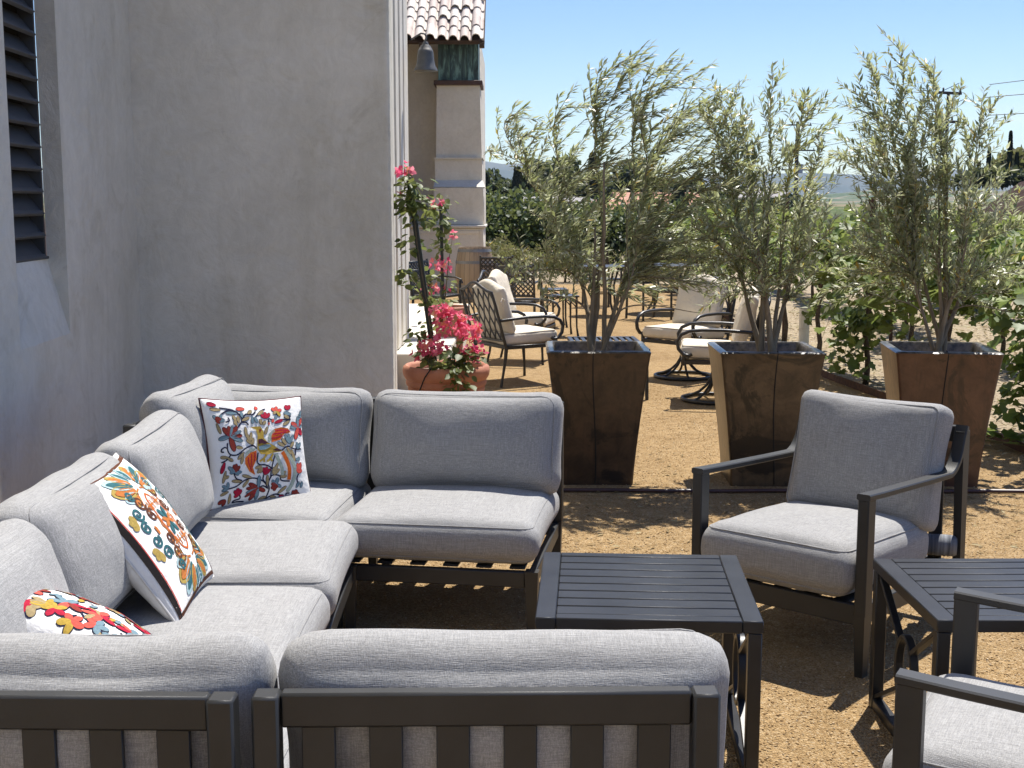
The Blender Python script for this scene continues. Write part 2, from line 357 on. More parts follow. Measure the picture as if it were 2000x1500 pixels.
# loose stones lying on the gravel
rng = np.random.default_rng(5)
T_PEB = [(1, 0, 0), (-.9, .1, 0), (0, .8, .1), (.1, -.75, 0), (0, .1, .62), (.1, 0, -.5)]
F_PEB = [(0, 2, 4), (2, 1, 4), (1, 3, 4), (3, 0, 4), (2, 0, 5), (1, 2, 5), (3, 1, 5), (0, 3, 5)]
n = 90000
yy = 2.4 + (rng.random(n) ** 2.2) * 9.5; xx = -.9 + rng.random(n) * 4.2
P = np.stack([xx, yy, np.full(n, .001)], 1); ang = rng.random(n) * 6.28
D = np.stack([np.cos(ang), np.sin(ang), rng.normal(0, .25, n)], 1)
M_PEB = leafmat('gravel_stone', [(0, (.28, .18, .09)), (.5, (.40, .27, .135)), (.85, (.46, .335, .19)), (1, (.57, .47, .34))], .95, 0, .1)
me = leaf_mesh('gravel_stones', M_PEB, T_PEB, F_PEB, P, D, np.tile([0, 0, 1.], (n, 1)), .0025 + rng.random(n) ** 3 * .0055, rng.random(n))
tag(obj('gravel_stones', me, None), 'loose tan granite stones scattered over the terrace', 'gravel', kind='stuff')
# leaves dropped by the olives
n = 420; k = rng.integers(0, 3, n); xx = np.array([.5, 1.5, 2.5])[k] + rng.normal(-.1, .45, n); yy = 7.1 + rng.normal(-.35, .6, n); ang = rng.random(n) * 6.28
P = np.stack([xx, yy, np.full(n, .006)], 1); D = np.stack([np.cos(ang), np.sin(ang), rng.normal(0, .12, n)], 1)
M_FALL = leafmat('dry_olive_leaf', [(0, (.12, .08, .035)), (.6, (.25, .18, .08)), (1, (.36, .31, .18))], .7, .1, .2)
me = leaf_mesh('fallen_leaves', M_FALL, T_OLIVE, F_OLIVE, P, D, rnd(n, rng) * .4 + np.array([0, 0, 1.]), .03 + rng.random(n) * .035, rng.random(n))
tag(obj('fallen_leaves', me, None), 'dry olive leaves fallen on the gravel around the planters', 'leaves', kind='stuff')
# dry straw and clods between the vines
n = 9000
yy = 6 + rng.random(n) ** 1.4 * 14; xx = 3.2 + rng.random(n) * 4.5; ang = rng.random(n) * 6.28
P = np.stack([xx, yy, np.full(n, .004)], 1); D = np.stack([np.cos(ang), np.sin(ang), rng.normal(.1, .2, n)], 1)
M_STRAW = leafmat('straw', [(0, (.20, .14, .08)), (.5, (.42, .34, .21)), (1, (.60, .53, .40))], .9, .1, .1)
me = leaf_mesh('straw_mulch', M_STRAW, T_OLIVE, F_OLIVE, P, D, rnd(n, rng) + np.array([0, 0, 1.5]), .03 + rng.random(n) * .07, rng.random(n))
tag(obj('straw_mulch', me, None), 'dry straw mulch strewn over the vineyard soil', 'mulch', kind='stuff')

# ------------------------------------------------------------------ mountains far away
def ridge(name, x0, x1, y0, y1, hfun, mat):
    mb = MB(); nx, ny = 90, 16
    for j in range(ny + 1):
        for i in range(nx + 1):
            x = x0 + (x1 - x0) * i / nx; t = j / ny; y = y0 + (y1 - y0) * t
            mb.v.append((x, y, hfun(x, t)))
    for j in range(ny):
        for i in range(nx): k = j * (nx + 1) + i; mb.f.append((k, k + 1, k + nx + 2, k + nx + 1))
    return tag(obj(name, mb, mat, None, 180), kind='structure')
M_MTN = simple('mountain_scrub', (.07, .08, .06), (.13, .125, .10), .004, .95, spec=.05)
def mh(x, t):
    p = math.sin(math.pi * min(1, t * 1.05)) ** .8
    h = 78 + 34 * mnoise.noise((x * .0011, 2.1, 0)) + 22 * mnoise.noise((x * .0034, t * 3, 5)) + 12 * mnoise.noise((x * .009, t * 6, 9))
    h += 46 * math.exp(-((x + 60) / 190) ** 2) + 14 * math.exp(-((x - 900) / 120) ** 2)
    return max(-2, h * p)
ridge('mountain_range', -2400, 2800, 3400, 4700, mh, M_MTN)
def fh(x, t):
    return max(-2, (17 + 14 * mnoise.noise((x * .004, 0, 0)) + 6 * mnoise.noise((x * .013, t * 4, 2))) * math.sin(math.pi * t))
ridge('foothills', -1500, 1900, 1500, 2100, fh, M_LAND)

# ------------------------------------------------------------------ the near stucco building
bld = thing('stucco_building', 'tall grey stucco building with louvred vent behind the sofa', 'building', (-2.2, 7.6, 0))
BL = Vector((-2.2, 7.6, 0))
def bpart(name, vs, fs, mat, smooth=None, parent=bld):
    mb = MB(); mb.add([Vector(v) - BL for v in vs], fs); return obj(name, mb, mat, parent, smooth)
HT = 8.6
def wx(y): return -2.21 + .046 * (7.6 - y)          # the left wall's plane
ya, yb, zs, zi, zt, rc = 5.47, 6.19, 1.02, 1.38, 4.3, .095
Yn = -4.0
vs = [(wx(Yn), Yn, 0), (wx(Yn), Yn, HT), (wx(ya), ya, 0), (wx(ya), ya, zs), (wx(ya), ya, zt), (wx(ya), ya, HT),
      (wx(yb), yb, 0), (wx(yb), yb, zs), (wx(yb), yb, zt), (wx(yb), yb, HT), (wx(7.6), 7.6, 0), (wx(7.6), 7.6, HT),
      (wx(ya) - rc, ya, zi), (wx(yb) - rc, yb, zi), (wx(ya) - rc, ya, zt), (wx(yb) - rc, yb, zt),
      (wx(Yn), Yn, zs), (wx(Yn), Yn, zt), (wx(7.6), 7.6, zs), (wx(7.6), 7.6, zt)]
fs = [(0, 2, 3, 16), (16, 3, 4, 17), (17, 4, 5, 1), (2, 6, 7, 3), (4, 8, 9, 5), (6, 10, 18, 7), (7, 18, 19, 8), (8, 19, 11, 9),
      (3, 7, 13, 12), (7, 8, 15, 13), (4, 14, 15, 8), (3, 12, 14, 4)]
bpart('side_wall', vs, fs, M_STUC)
# plaster fillet in the inner corner, end wall with a rounded outer corner, sunlit return
mb = MB(); rr = .03
pts = [(-2.225, 7.60), (-.717 - rr, 7.668)]
for k in range(7):
    a = -math.pi / 2 + k / 6 * math.pi / 2
    pts.append((-.717 - rr + rr * math.cos(a), 7.70 + rr * math.sin(a)))
pts += [(-1.02, 11.3), (-1.75, 22.0)]
vs = [(x, y, 0) for x, y in pts] + [(x, y, HT) for x, y in pts]; n = len(pts)
bpart('end_wall', vs, [(i, i + 1, n + i + 1, n + i) for i in range(n - 1)], M_STUC, 60)
bpart('roof_slab', [(-2.225, 7.60, HT), (-.72, 7.67, HT), (-1.02, 11.3, HT), (-1.75, 22, HT), (-9, 22, HT), (-9, Yn, HT), (wx(Yn), Yn, HT)], [(6, 0, 1, 2, 3, 4, 5)], M_STUC)
bpart('rear_wall', [(-9, Yn, 0), (wx(Yn), Yn, 0), (wx(Yn), Yn, HT), (-9, Yn, HT), (-9, 22, 0), (-9, 22, HT)], [(0, 1, 2, 3), (4, 0, 3, 5)], M_STUC)
# louvred vent
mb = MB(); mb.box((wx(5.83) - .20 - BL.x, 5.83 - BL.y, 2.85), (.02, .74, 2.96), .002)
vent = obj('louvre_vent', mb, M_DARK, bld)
fr = MB()
for yv in (ya + .008, yb - .008): fr.box((wx(yv) - rc - .04 - BL.x, yv - BL.y, 2.85), (.075, .014, 2.93), .002)
fr.box((wx(5.83) - rc - .04 - BL.x, 5.83 - BL.y, zi + .008), (.075, .70, .014), .002)
obj('frame', fr, M_LOUV, vent)
sl = MB(); sl.box((0, 0, 0), (.012, yb - ya - .034, .115), .002); sl.box((.003, 0, -.058), (.02, yb - ya - .034, .022), .002)
slm = mesh_of(sl, 'slat', M_LOUV, 30)
for k in range(27):
    z = zi + .055 + k * .104
    obj('slat', slm, None, vent, loc=(wx(5.83) - rc - .045 - BL.x, 5.83 - BL.y, z), rot=(0, R(-38), R(2.6)))
# door surround on the return, stoop in front of it
for i, (y0, x1, t) in enumerate(((11.22, -.997, .30), (11.55, -.986, .30), (11.88, -.979, .30))):
    mb = MB(); mb.box(((x1 - .12) - BL.x, y0 + t / 2 - BL.y, .36 + 3.6), (.24, t, 7.2), .012)
    obj('door_moulding', mb, M_TRIM, bld)
mb = MB(); mb.box((-.985 - BL.x, 13.75 - BL.y, .178), (.89, 5.5, .354), .012); obj('stoop', mb, M_STOOP, bld)
mb = MB(); mb.box((-.93 - BL.x, 13.6 - BL.y, .78), (.05, .10, .10), .008); obj('outlet_box', mb, M_TRIM, bld)

# ------------------------------------------------------------------ the far building with tiled roof and chimney
fb = thing('tiled_roof_building', 'pale building with clay tile roof and stepped chimney', 'building', (-2, 25, 0)); FB = Vector((-2, 25, 0))
def fpart(name, boxes, mat, parent=fb, b=.02):
    mb = MB()
    for c, d in boxes: mb.box(Vector(c) - FB, d, b)
    return obj(name, mb, mat, parent)
fpart('wall', [((-4.3, 27.2, 2.35), (7.4, 4.0, 4.7))], M_STUC2)
fpart('plinth', [((-1.77, 24.6, .59), (2.5, 1.5, 1.18))], M_STUC2)
fpart('plinth_frame', [((-.56, 23.845, .60), (.07, .03, 1.06))], M_STUC2, b=.006); fpart('plinth_frame', [((-1.78, 23.845, 1.10), (2.36, .03, .06))], M_STUC2, b=.006)
fpart('plinth_cap', [((-1.765, 24.58, 1.207), (2.56, 1.6, .05))], M_TRIM, b=.015)
ch = fpart('chimney', [((-.985, 24.75, 1.58), (.94, 1.5, .70))], M_STUC2)
mb = MB()
def frust(x0, x1, y0, z0, X0, X1, Y0, z1, yb_=25.4):
    mb.add([Vector(p) - FB for p in ((x0, y0, z0), (x1, y0, z0), (x1, yb_, z0), (x0, yb_, z0), (X0, Y0, z1), (X1, Y0, z1), (X1, yb_, z1), (X0, yb_, z1))],
           [(0, 1, 5, 4), (1, 2, 6, 5), (2, 3, 7, 6), (3, 0, 4, 7), (4, 5, 6, 7)])
frust(-1.455, -.515, 24.0, 1.93, -1.44, -.56, 24.25, 2.06); frust(-1.44, -.56, 24.25, 2.06, -1.44, -.56, 24.25, 2.45)
frust(-1.46, -.54, 24.22, 2.45, -1.46, -.54, 24.22, 2.475); frust(-1.42, -.565, 24.30, 2.475, -1.40, -.60, 24.32, 3.80)
obj('shoulder', mb, M_STUC2, ch, None)
fpart('cap_band', [((-1.0, 24.85, 3.845), (.90, 1.2, .085))], simple('brown_band', (.06, .03, .022), (.09, .045, .03), 9, .6), ch, .006)
def copper_mat():
    m = bpy.data.materials.new('verdigris_copper'); nt, b = nodes(m); b.inputs['Roughness'].default_value = .55; b.inputs['Metallic'].default_value = .35
    c = ramp(nt, noise(nt, coords(nt, (7, 7, 1.3)), 1.6, 6, .65, .5), [(.36, (.03, .038, .04)), (.50, (.07, .12, .115)), (.60, (.20, .33, .29)), (.72, (.30, .42, .37))])
    nt.links.new(c, b.inputs['Base Color']); return m
M_COP = copper_mat()
for x0, x1 in ((-1.375, -1.17), (-1.165, -.835), (-.83, -.625)):
    fpart('copper_panel', [(((x0 + x1) / 2, 24.95, 4.25), (x1 - x0, 1.1, .72))], M_COP, ch, .004)
for x in (-1.168, -.832): fpart('standing_seam', [((x, 24.385, 4.25), (.014, .05, .73))], M_COP, ch, .003)
# roof: deck, fascia and single tiles
PIT = R(34); ey, ez = 23.95, 4.62
def rp(x, s, h=0): return Vector((x, ey + s * math.cos(PIT) - h * math.sin(PIT), ez + s * math.sin(PIT) + h * math.cos(PIT)))
mb = MB(); a = [rp(-8, 0, -.06), rp(-.50, 0, -.06), rp(-.50, 3.8, -.06), rp(-8, 3.8, -.06), rp(-8, .0, -.12), rp(-.50, 0, -.12), rp(-.50, 3.8, -.12), rp(-8, 3.8, -.12)]
mb.add([p - FB for p in a], [(0, 1, 2, 3), (4, 7, 6, 5), (0, 4, 5, 1), (1, 5, 6, 2), (2, 6, 7, 3)])
roof = obj('roof', mb, simple('roof_underlay', (.05, .035, .03), (.08, .05, .04), 5, .9), fb, None)
fpart('fascia_board', [((-4.2, 24.08, 4.565), (7.4, .05, .10))], M_WOODP, roof, .004)
for x in (-.55, -1.65, -2.1): fpart('rafter_tail', [((x, 24.10, 4.50), (.09, .3, .08))], M_WOODP, roof, .006)
prof = [(0, 0), (.006, .04), (.035, .078), (.078, .092), (.121, .078), (.150, .04), (.158, .004), (.185, -.012), (.215, .002)]
tm = []
for q, (c1, c2) in enumerate((((.66, .59, .54), (.56, .49, .44)), ((.72, .67, .61), (.62, .56, .50)), ((.60, .51, .46), (.50, .43, .39)))):
    mb = MB(); o = []; n = len(prof); Lt = .47
    for s_, lift in ((0, .030), (Lt, 0.0)):
        for th in (0, -.018):
            for x, h in prof: o.append((x, s_, h + lift + th))
    f = []
    for i in range(n - 1):
        f += [(i, i + 1, 2 * n + i + 1, 2 * n + i), (n + i + 1, n + i, 3 * n + i, 3 * n + i + 1), (i + 1, i, n + i, n + i + 1)]
    mb.add(o, f); tm.append(mesh_of(mb, 'roof_tile', simple('clay_tile_%d' % q, c1, c2, 14, .85, bscale=50, bdist=.003), 50))
random.seed(4)
for cx in range(8):
    for r_ in range(9):
        p = rp(-.735 - cx * .208, r_ * .385 - .05 + random.uniform(-.012, .012), -.04 + (.03 if random.random() < .14 else 0))
        obj('roof_tile', random.choice(tm), None, roof, loc=p - FB, rot=(PIT, 0, random.uniform(-.02, .02)))
# bell-shaped lantern on a gooseneck
bt = thing('bell_lantern', 'grey bell-shaped metal lantern hanging from a gooseneck arm', 'lantern', (-.79, 12.0, 2.84))
mb = MB(); mb.lathe([(.02, .235), (.045, .225), (.062, .19), (.068, .185), (.072, .165), (.078, .10), (.088, .045), (.108, .012), (.110, 0), (.104, .002), (.08, .04), (.07, .10)], 28)
M_BELL = simple('aged_zinc', (.10, .10, .10), (.15, .15, .145), 9, .55, .5)
obj('shade', mb, M_BELL, bt, 40)
mb = MB(); mb.tube([(0, 0, .225), (0, 0, .27), (.01, 0, .30), (-.005, 0, .33), (-.04, 0, .335), (-.08, 0, .31), (-.13, .0, .28)], .009, 6); obj('arm', mb, M_BELL, bt)
mb = MB(); mb.lathe([(.0, .222), (.03, .226), (.03, .240), (.018, .262), (0, .266)], 16); obj('collar', mb, M_BELL, bt)

# ------------------------------------------------------------------ grey sectional sofa
def rbox_map(p, half, r):
    q = [p[i] * half[i] for i in range(3)]
    inner = [max(-(half[i] - r), min(half[i] - r, q[i])) for i in range(3)]
    d = Vector(q) - Vector(inner)
    return Vector(inner) + (d.normalized() * r if d.length > 1e-6 else Vector())
def cushion_mesh(w, d, h, r, puff, seed, mat=None, n=18, wr=.006, name='cushion', arch=0.0):
    """puffed box: w along x, d along y, h (thickness) along z, centred"""
    half = (w / 2, d / 2, h / 2); vs = {}; V = []; F = []
    g = [math.sin(math.pi / 2 * (-1 + 2 * i / n)) * .55 + (-1 + 2 * i / n) * .45 for i in range(n + 1)]; g[0] = -1; g[-1] = 1
    def vid(p):
        k = tuple(round(x, 5) for x in p)
        if k not in vs:
            q = rbox_map(p, half, r)
            ex = (1 - p[0] ** 2); ey = (1 - p[1] ** 2); ez = (1 - p[2] ** 2)
            q.z += math.copysign(1, p[2]) * puff * (max(0, ex) * max(0, ey)) ** 1.35 * abs(p[2])
            q.x += math.copysign(1, p[0]) * .006 * abs(p[0]) ** 6 * ez ** 2 - math.copysign(1, p[0]) * .012 * abs(p[0]) ** 4 * ey
            q.y += math.copysign(1, p[1]) * .006 * abs(p[1]) ** 6 * ez ** 2 - math.copysign(1, p[1]) * .012 * abs(p[1]) ** 4 * ex
            q.y += arch * (math.cos(math.pi * p[0]) * .5 + .5) * max(0, p[1]) ** 2
            fade = (1 - p[0] ** 4) * (1 - p[1] ** 4)
            s = Vector((seed * 7.3, seed * 3.1, 0))
            nz = mnoise.noise(q * 5.5 + s) + .5 * mnoise.noise(q * 13 + s) + (1.5 * mnoise.noise(q * 2.3 + s) if wr < .007 else 0)
            q += Vector((0, 0, math.copysign(1, p[2]) * abs(p[2]) ** 3)) * nz * wr * fade
            if wr > .007:
                q.y += mnoise.noise(Vector((q.x * 4.5, seed * 5, q.z * 6))) * .014 * abs(p[1]) ** 3
                q.x += mnoise.noise(Vector((q.y * 5, seed * 3, q.z * 6))) * .008 * abs(p[0]) ** 3
            # gathered creases running in from the edges
            e = max(abs(p[0]), abs(p[1])) ** 6 * fade
            q.z += e * abs(p[2]) * math.sin(q.x * 46 + seed) * math.sin(q.y * 39 + seed * 2) * .0035
            vs[k] = len(V); V.append(tuple(q))
        return vs[k]
    for ax in range(3):
        for sg in (-1, 1):
            for i in range(n):
                for j in range(n):
                    c = []
                    for a, b in ((i, j), (i + 1, j), (i + 1, j + 1), (i, j + 1)):
                        p = [0, 0, 0]; p[ax] = sg; p[(ax + 1) % 3] = g[a]; p[(ax + 2) % 3] = g[b]; c.append(vid(p))
                    F.append(tuple(c if sg > 0 else c[::-1]))
    mb = MB(); mb.v = V; mb.f = F
    return mesh_of(mb, name, mat or M_FAB, 179)
def piping_mesh(w, d, h, r, rad=.0036, mat=None, loops=(-1, 1)):
    mb = MB(); k = r * .2929
    for sz in loops:
        pts = []; a, b = w / 2 - r, d / 2 - r; rr = r * .7071
        for cx, cy, a0 in ((a, b, 0), (-a, b, 90), (-a, -b, 180), (a, -b, 270)):
            for t in range(5):
                an = R(a0 + t * 22.5); pts.append(Vector((cx + rr * math.cos(an), cy + rr * math.sin(an), sz * (h / 2 - k))))
        out = []
        for i, p in enumerate(pts):
            q = pts[(i + 1) % len(pts)]; L = (q - p).length; m = max(1, int(L / .05))
            for t in range(m):
                s = p.lerp(q, t / m)
                s.x -= math.copysign(1, s.x) * .012 * max(0, 1 - (2 * s.y / d) ** 2) * abs(2 * s.x / w) ** 4
                s.y -= math.copysign(1, s.y) * .012 * max(0, 1 - (2 * s.x / w) ** 2) * abs(2 * s.y / d) ** 4
                out.append(s)
        mb.tube(out, rad, 6, closed=True)
    return mesh_of(mb, 'piping', mat or M_PIPE, 179)
def cushion(name, parent, w, d, h, r, puff, seed, loc, rot, mat=None, pmat=None, wr=.0065, n=18, arch=0):
    o = obj(name, cushion_mesh(w, d, h, r, puff, seed, mat, n, wr, name, arch), None, parent, loc=loc, rot=rot)
    if not arch: obj('piping', piping_mesh(w, d, h, r, rad=(.0036 if pmat else .0028 if w < .62 else .0021), mat=pmat or M_FAB, loops=(1,) if name == 'back_cushion' and not mat else (-1, 1)), None, o)
    return o
W, DP = .83, .86
def back_panel(t, M, w):
    """slatted back in local x (width), at y=0, z up"""
    for sx in (-1, 1): mb = MB(); mb.box((sx * (w / 2 - .025), 0, .525), (.048, .05, .53), .005, M); obj('back_post', mb, M_MET, t)
    mb = MB(); mb.box((0, -.008, .758), (w - .098, .032, .064), .005, M); obj('back_rail', mb, M_MET, t)
    mb = MB(); mb.box((0, -.008, .30), (w - .098, .03, .05), .004, M); obj('back_rail', mb, M_MET, t)
    n = 6; pitch = (w - .11) / n
    for i in range(n):
        x = -w / 2 + .055 + pitch * (i + .5)
        mb = MB(); mb.box((x, -.006, .525), (pitch * .50, .012, .402), .002, M); obj('back_slat', mb, M_MET, t)
def sofa_module(label, loc, rz, seed, side=0, w=W, lean=14, bx=0, bz=0, bw=0):
    t = thing('sofa_module', label, 'sofa', loc, rz, 'grey sectional sofa')
    for sx in (-1, 1):
        for sy in (-1, 1):
            mb = MB(); mb.taper((sx * (w / 2 - .03), sy * (DP / 2 - .035), 0), (sx * (w / 2 - .03), sy * (DP / 2 - .035), .262), .034, .052); obj('leg', mb, M_MET, t, None)
    mb = MB(); mb.box((0, -DP / 2 + .035, .228), (w - .112, .03, .062)); obj('front_apron', mb, M_MET, t)
    mb = MB(); mb.box((0, DP / 2 - .035, .228), (w - .112, .03, .062)); obj('rear_apron', mb, M_MET, t)
    for sx in (-1, 1):
        mb = MB(); mb.box((sx * (w / 2 - .03), 0, .228), (.03, DP - .125, .062)); obj('side_apron', mb, M_MET, t)
    for i in range(6):
        mb = MB(); mb.box((-w / 2 + .09 + i * (w - .18) / 5, 0, .265), (.06, DP - .10, .010), .002); obj('seat_slat', mb, M_MET, t)
    back_panel(t, Matrix.Translation((0, DP / 2 - .03, 0)), w)
    if side: back_panel(t, Matrix.Translation((side * (w / 2 - .03), -.03, 0)) @ Matrix.Rotation(R(-90) * side, 4, 'Z'), DP - .06)
    cushion('seat_cushion', t, w - .012, DP - .09, .165, .065, .030, seed, (0, -.045, .362), (0, 0, 0))
    cw = w - .02 + bw
    cushion('back_cushion', t, cw, .44, .18, .088, .062, seed + .5, ((.02 if side == -1 else -.02 if side == 1 else 0) + bx, .235, .638 + bz), (R(90 - lean), 0, 0), wr=.011)
    if side:
        cushion('back_cushion', t, .70, .47, .18, .088, .062, seed + .8, (side * (w / 2 - .17), -.075, .68), (R(90 - lean), 0, R(-90) * side), wr=.011)
    return t
sofa_module('grey armless sofa seat facing away, nearest the camera with slatted back', (-.052, 2.575, 0), R(181), 1, bx=-.035, bw=.04)
sofa_module('grey corner sofa seat at the bottom left, nearest the camera', (-.893, 2.56, 0), R(179), 2, side=1, bx=-.04)
sofa_module('grey sofa seat along the wall holding the medallion pillow', (-1.01, 3.57, 0), R(90), 3, lean=19, bz=.03)
sofa_module('grey sofa seat along the wall next to the far corner seat', (-1.015, 4.41, 0), R(91), 4, lean=17, bz=.03)
sofa_module('grey corner sofa seat at the far end holding the bird pillow', (-1.06, 5.29, 0), R(-7), 5, side=-1)
sofa_module('grey armless sofa seat at the far end beside the dark planter', (-.245, 5.17, 0), R(-8.6), 6, bx=.015, bw=.02)

# ------------------------------------------------------------------ grey cushioned armchairs
def armchair(label, loc, rz, seed, strap=False):
    t = thing('armchair', label, 'armchair', loc, rz, 'charcoal metal armchairs with grey cushions')
    hx, yf, yr = .335, -.36, .47
    for sx in (-1, 1):
        mb = MB(); mb.box((sx * hx, yf, .43), (.042, .058, .42), .004); mb.taper((sx * hx, yf + .004, 0), (sx * hx, yf, .225), .030, .042, .040, .058); obj('front_leg', mb, M_MET, t, 30)
        mb = MB(); mb.taper((sx * hx, yr + .03, 0), (sx * hx, yr, .765), .030, .034, .040, .060); obj('rear_leg', mb, M_MET, t, 30)
        pts = [(sx * hx, yf - .029, .648), (sx * hx, yf + .10, .640), (sx * hx, yf + .30, .630), (sx * hx, yf + .50, .620), (sx * hx, yf + .69, .612)]
        for k in range(1, 7):
            a = k / 6 * R(72); pts.append((sx * hx, yf + .69 + .115 * math.sin(a), .612 + .135 * (1 - math.cos(a)) + .02 * k / 6))
        pts.append((sx * hx, yr - .005, .785)); mb = MB(); mb.sweep(pts, .050, .022); obj('arm', mb, M_MET, t, 40)
        mb = MB(); mb.bar((sx * hx, yf + .03, .225), (sx * hx, yr - .02, .205), .028, .07); obj('side_apron', mb, M_MET, t)
    mb = MB(); mb.box((0, yf, .222), (2 * hx - .044, .028, .075)); obj('front_apron', mb, M_MET, t)
    mb = MB(); mb.box((0, yr + .01, .205), (2 * hx - .044, .028, .06)); obj('rear_apron', mb, M_MET, t)
    mb = MB(); mb.box((0, yr, .750), (2 * hx - .036, .026, .065)); obj('top_rail', mb, M_MET, t)
    for i in range(5):
        mb = MB(); mb.bar((-.24 + i * .12, yr + .012, .235), (-.24 + i * .12, yr, .720), .055, .010, .002, up=(0, 1, 0)); obj('back_slat', mb, M_MET, t)
    for i in range(5):
        mb = MB(); mb.box((-.24 + i * .12, .02, .250), (.06, .73, .010), .002); obj('seat_slat', mb, M_MET, t)
    cushion('seat_cushion', t, .616, .73, .19, .07, .036, seed, (0, -.068, .357), (R(-2.5), 0, 0))
    cushion('back_cushion', t, .616, .49, .165, .05, .036, seed + .4, (.012, .320, .635), (R(90 - 15), 0, 0), wr=.008)
    if strap:
        mb = MB(); mb.lathe([(.0, -.075), (.034, -.075), (.040, -.06), (.043, 0), (.042, .06), (.036, .07), (0, .07)], 18, Matrix.Rotation(R(90), 4, 'Y'))
        o = obj('rolled_cover', mb, simple('striped_roll', (.05, .055, .07), (.24, .25, .27), 60, .9, stretch=(1, .05, .05)), t, loc=(.27, .44, .30), rot=(0, 0, R(25)))
    return t
armchair('grey cushioned armchair facing the sofa, in front of the planters', (1.205, 4.80, 0), R(-40.8), 11, True)
armchair('grey cushioned armchair cut off at the bottom right corner', (1.327, 2.726, 0), R(-119), 12)

# ------------------------------------------------------------------ slatted side tables
def side_table(label, loc, rz, w, d, h=.50):
    t = thing('side_table', label, 'side table', loc, rz, 'dark slatted side tables')
    th = .036; fw = .058
    for sx in (-1, 1):
        mb = MB(); mb.box((sx * (w / 2 - fw / 2), 0, h - th / 2), (fw, d, th), .003); obj('top_frame', mb, M_TAB, t)
    for sy in (-1, 1):
        mb = MB(); mb.box((0, sy * (d / 2 - .021), h - th / 2 - .0006), (w - 2 * fw, .042, th), .003); obj('top_frame', mb, M_TAB, t)
    n = 8; p = (d - .084) / n
    for i in range(n):
        mb = MB(); mb.box((0, -d / 2 + .042 + p * (i + .5), h - .0075), (w - 2 * fw - .001, p - .0075, .011), .0045); obj('slat', mb, M_TAB, t)
    for sx in (-1, 1):
        x = sx * (w / 2 - .022)
        for sy in (-1, 1):
            mb = MB(); mb.box((x, sy * (d / 2 - .022), (h - th) / 2), (.038, .038, h - th - .001), .003); obj('leg', mb, M_TAB, t)
        mb = MB(); mb.box((x, 0, .02), (.034, d - .084, .036), .003); obj('base_rail', mb, M_TAB, t)
        # oval ring held by four diagonals
        zc, ry, rz_ = .235, .075, .105
        ring = [(x, ry * math.cos(a), zc + rz_ * math.sin(a)) for a in [2 * math.pi * k / 24 for k in range(25)]]
        mb = MB(); mb.sweep(ring, .026, .016); ro = obj('ring', mb, M_TAB, t)
        for sy in (-1, 1):
            for sz in (-1, 1):
                a = (x, sy * ry * .72, zc + sz * rz_ * .70); b_ = (x, sy * (d / 2 - .042), zc + sz * (zc - .045) if sz < 0 else h - th - .01)
                mb = MB(); mb.bar(a, b_, .014, .024, .002, up=(1, 0, 0)); obj('diagonal', mb, M_TAB, t)
    return t
side_table('dark slatted side table standing between the sofa and armchair', (.402, 3.775, 0), R(-3.5), .635, .68)
side_table('dark slatted side table at the right edge between two armchairs', (1.525, 3.745, 0), R(0.5), .69, .625)

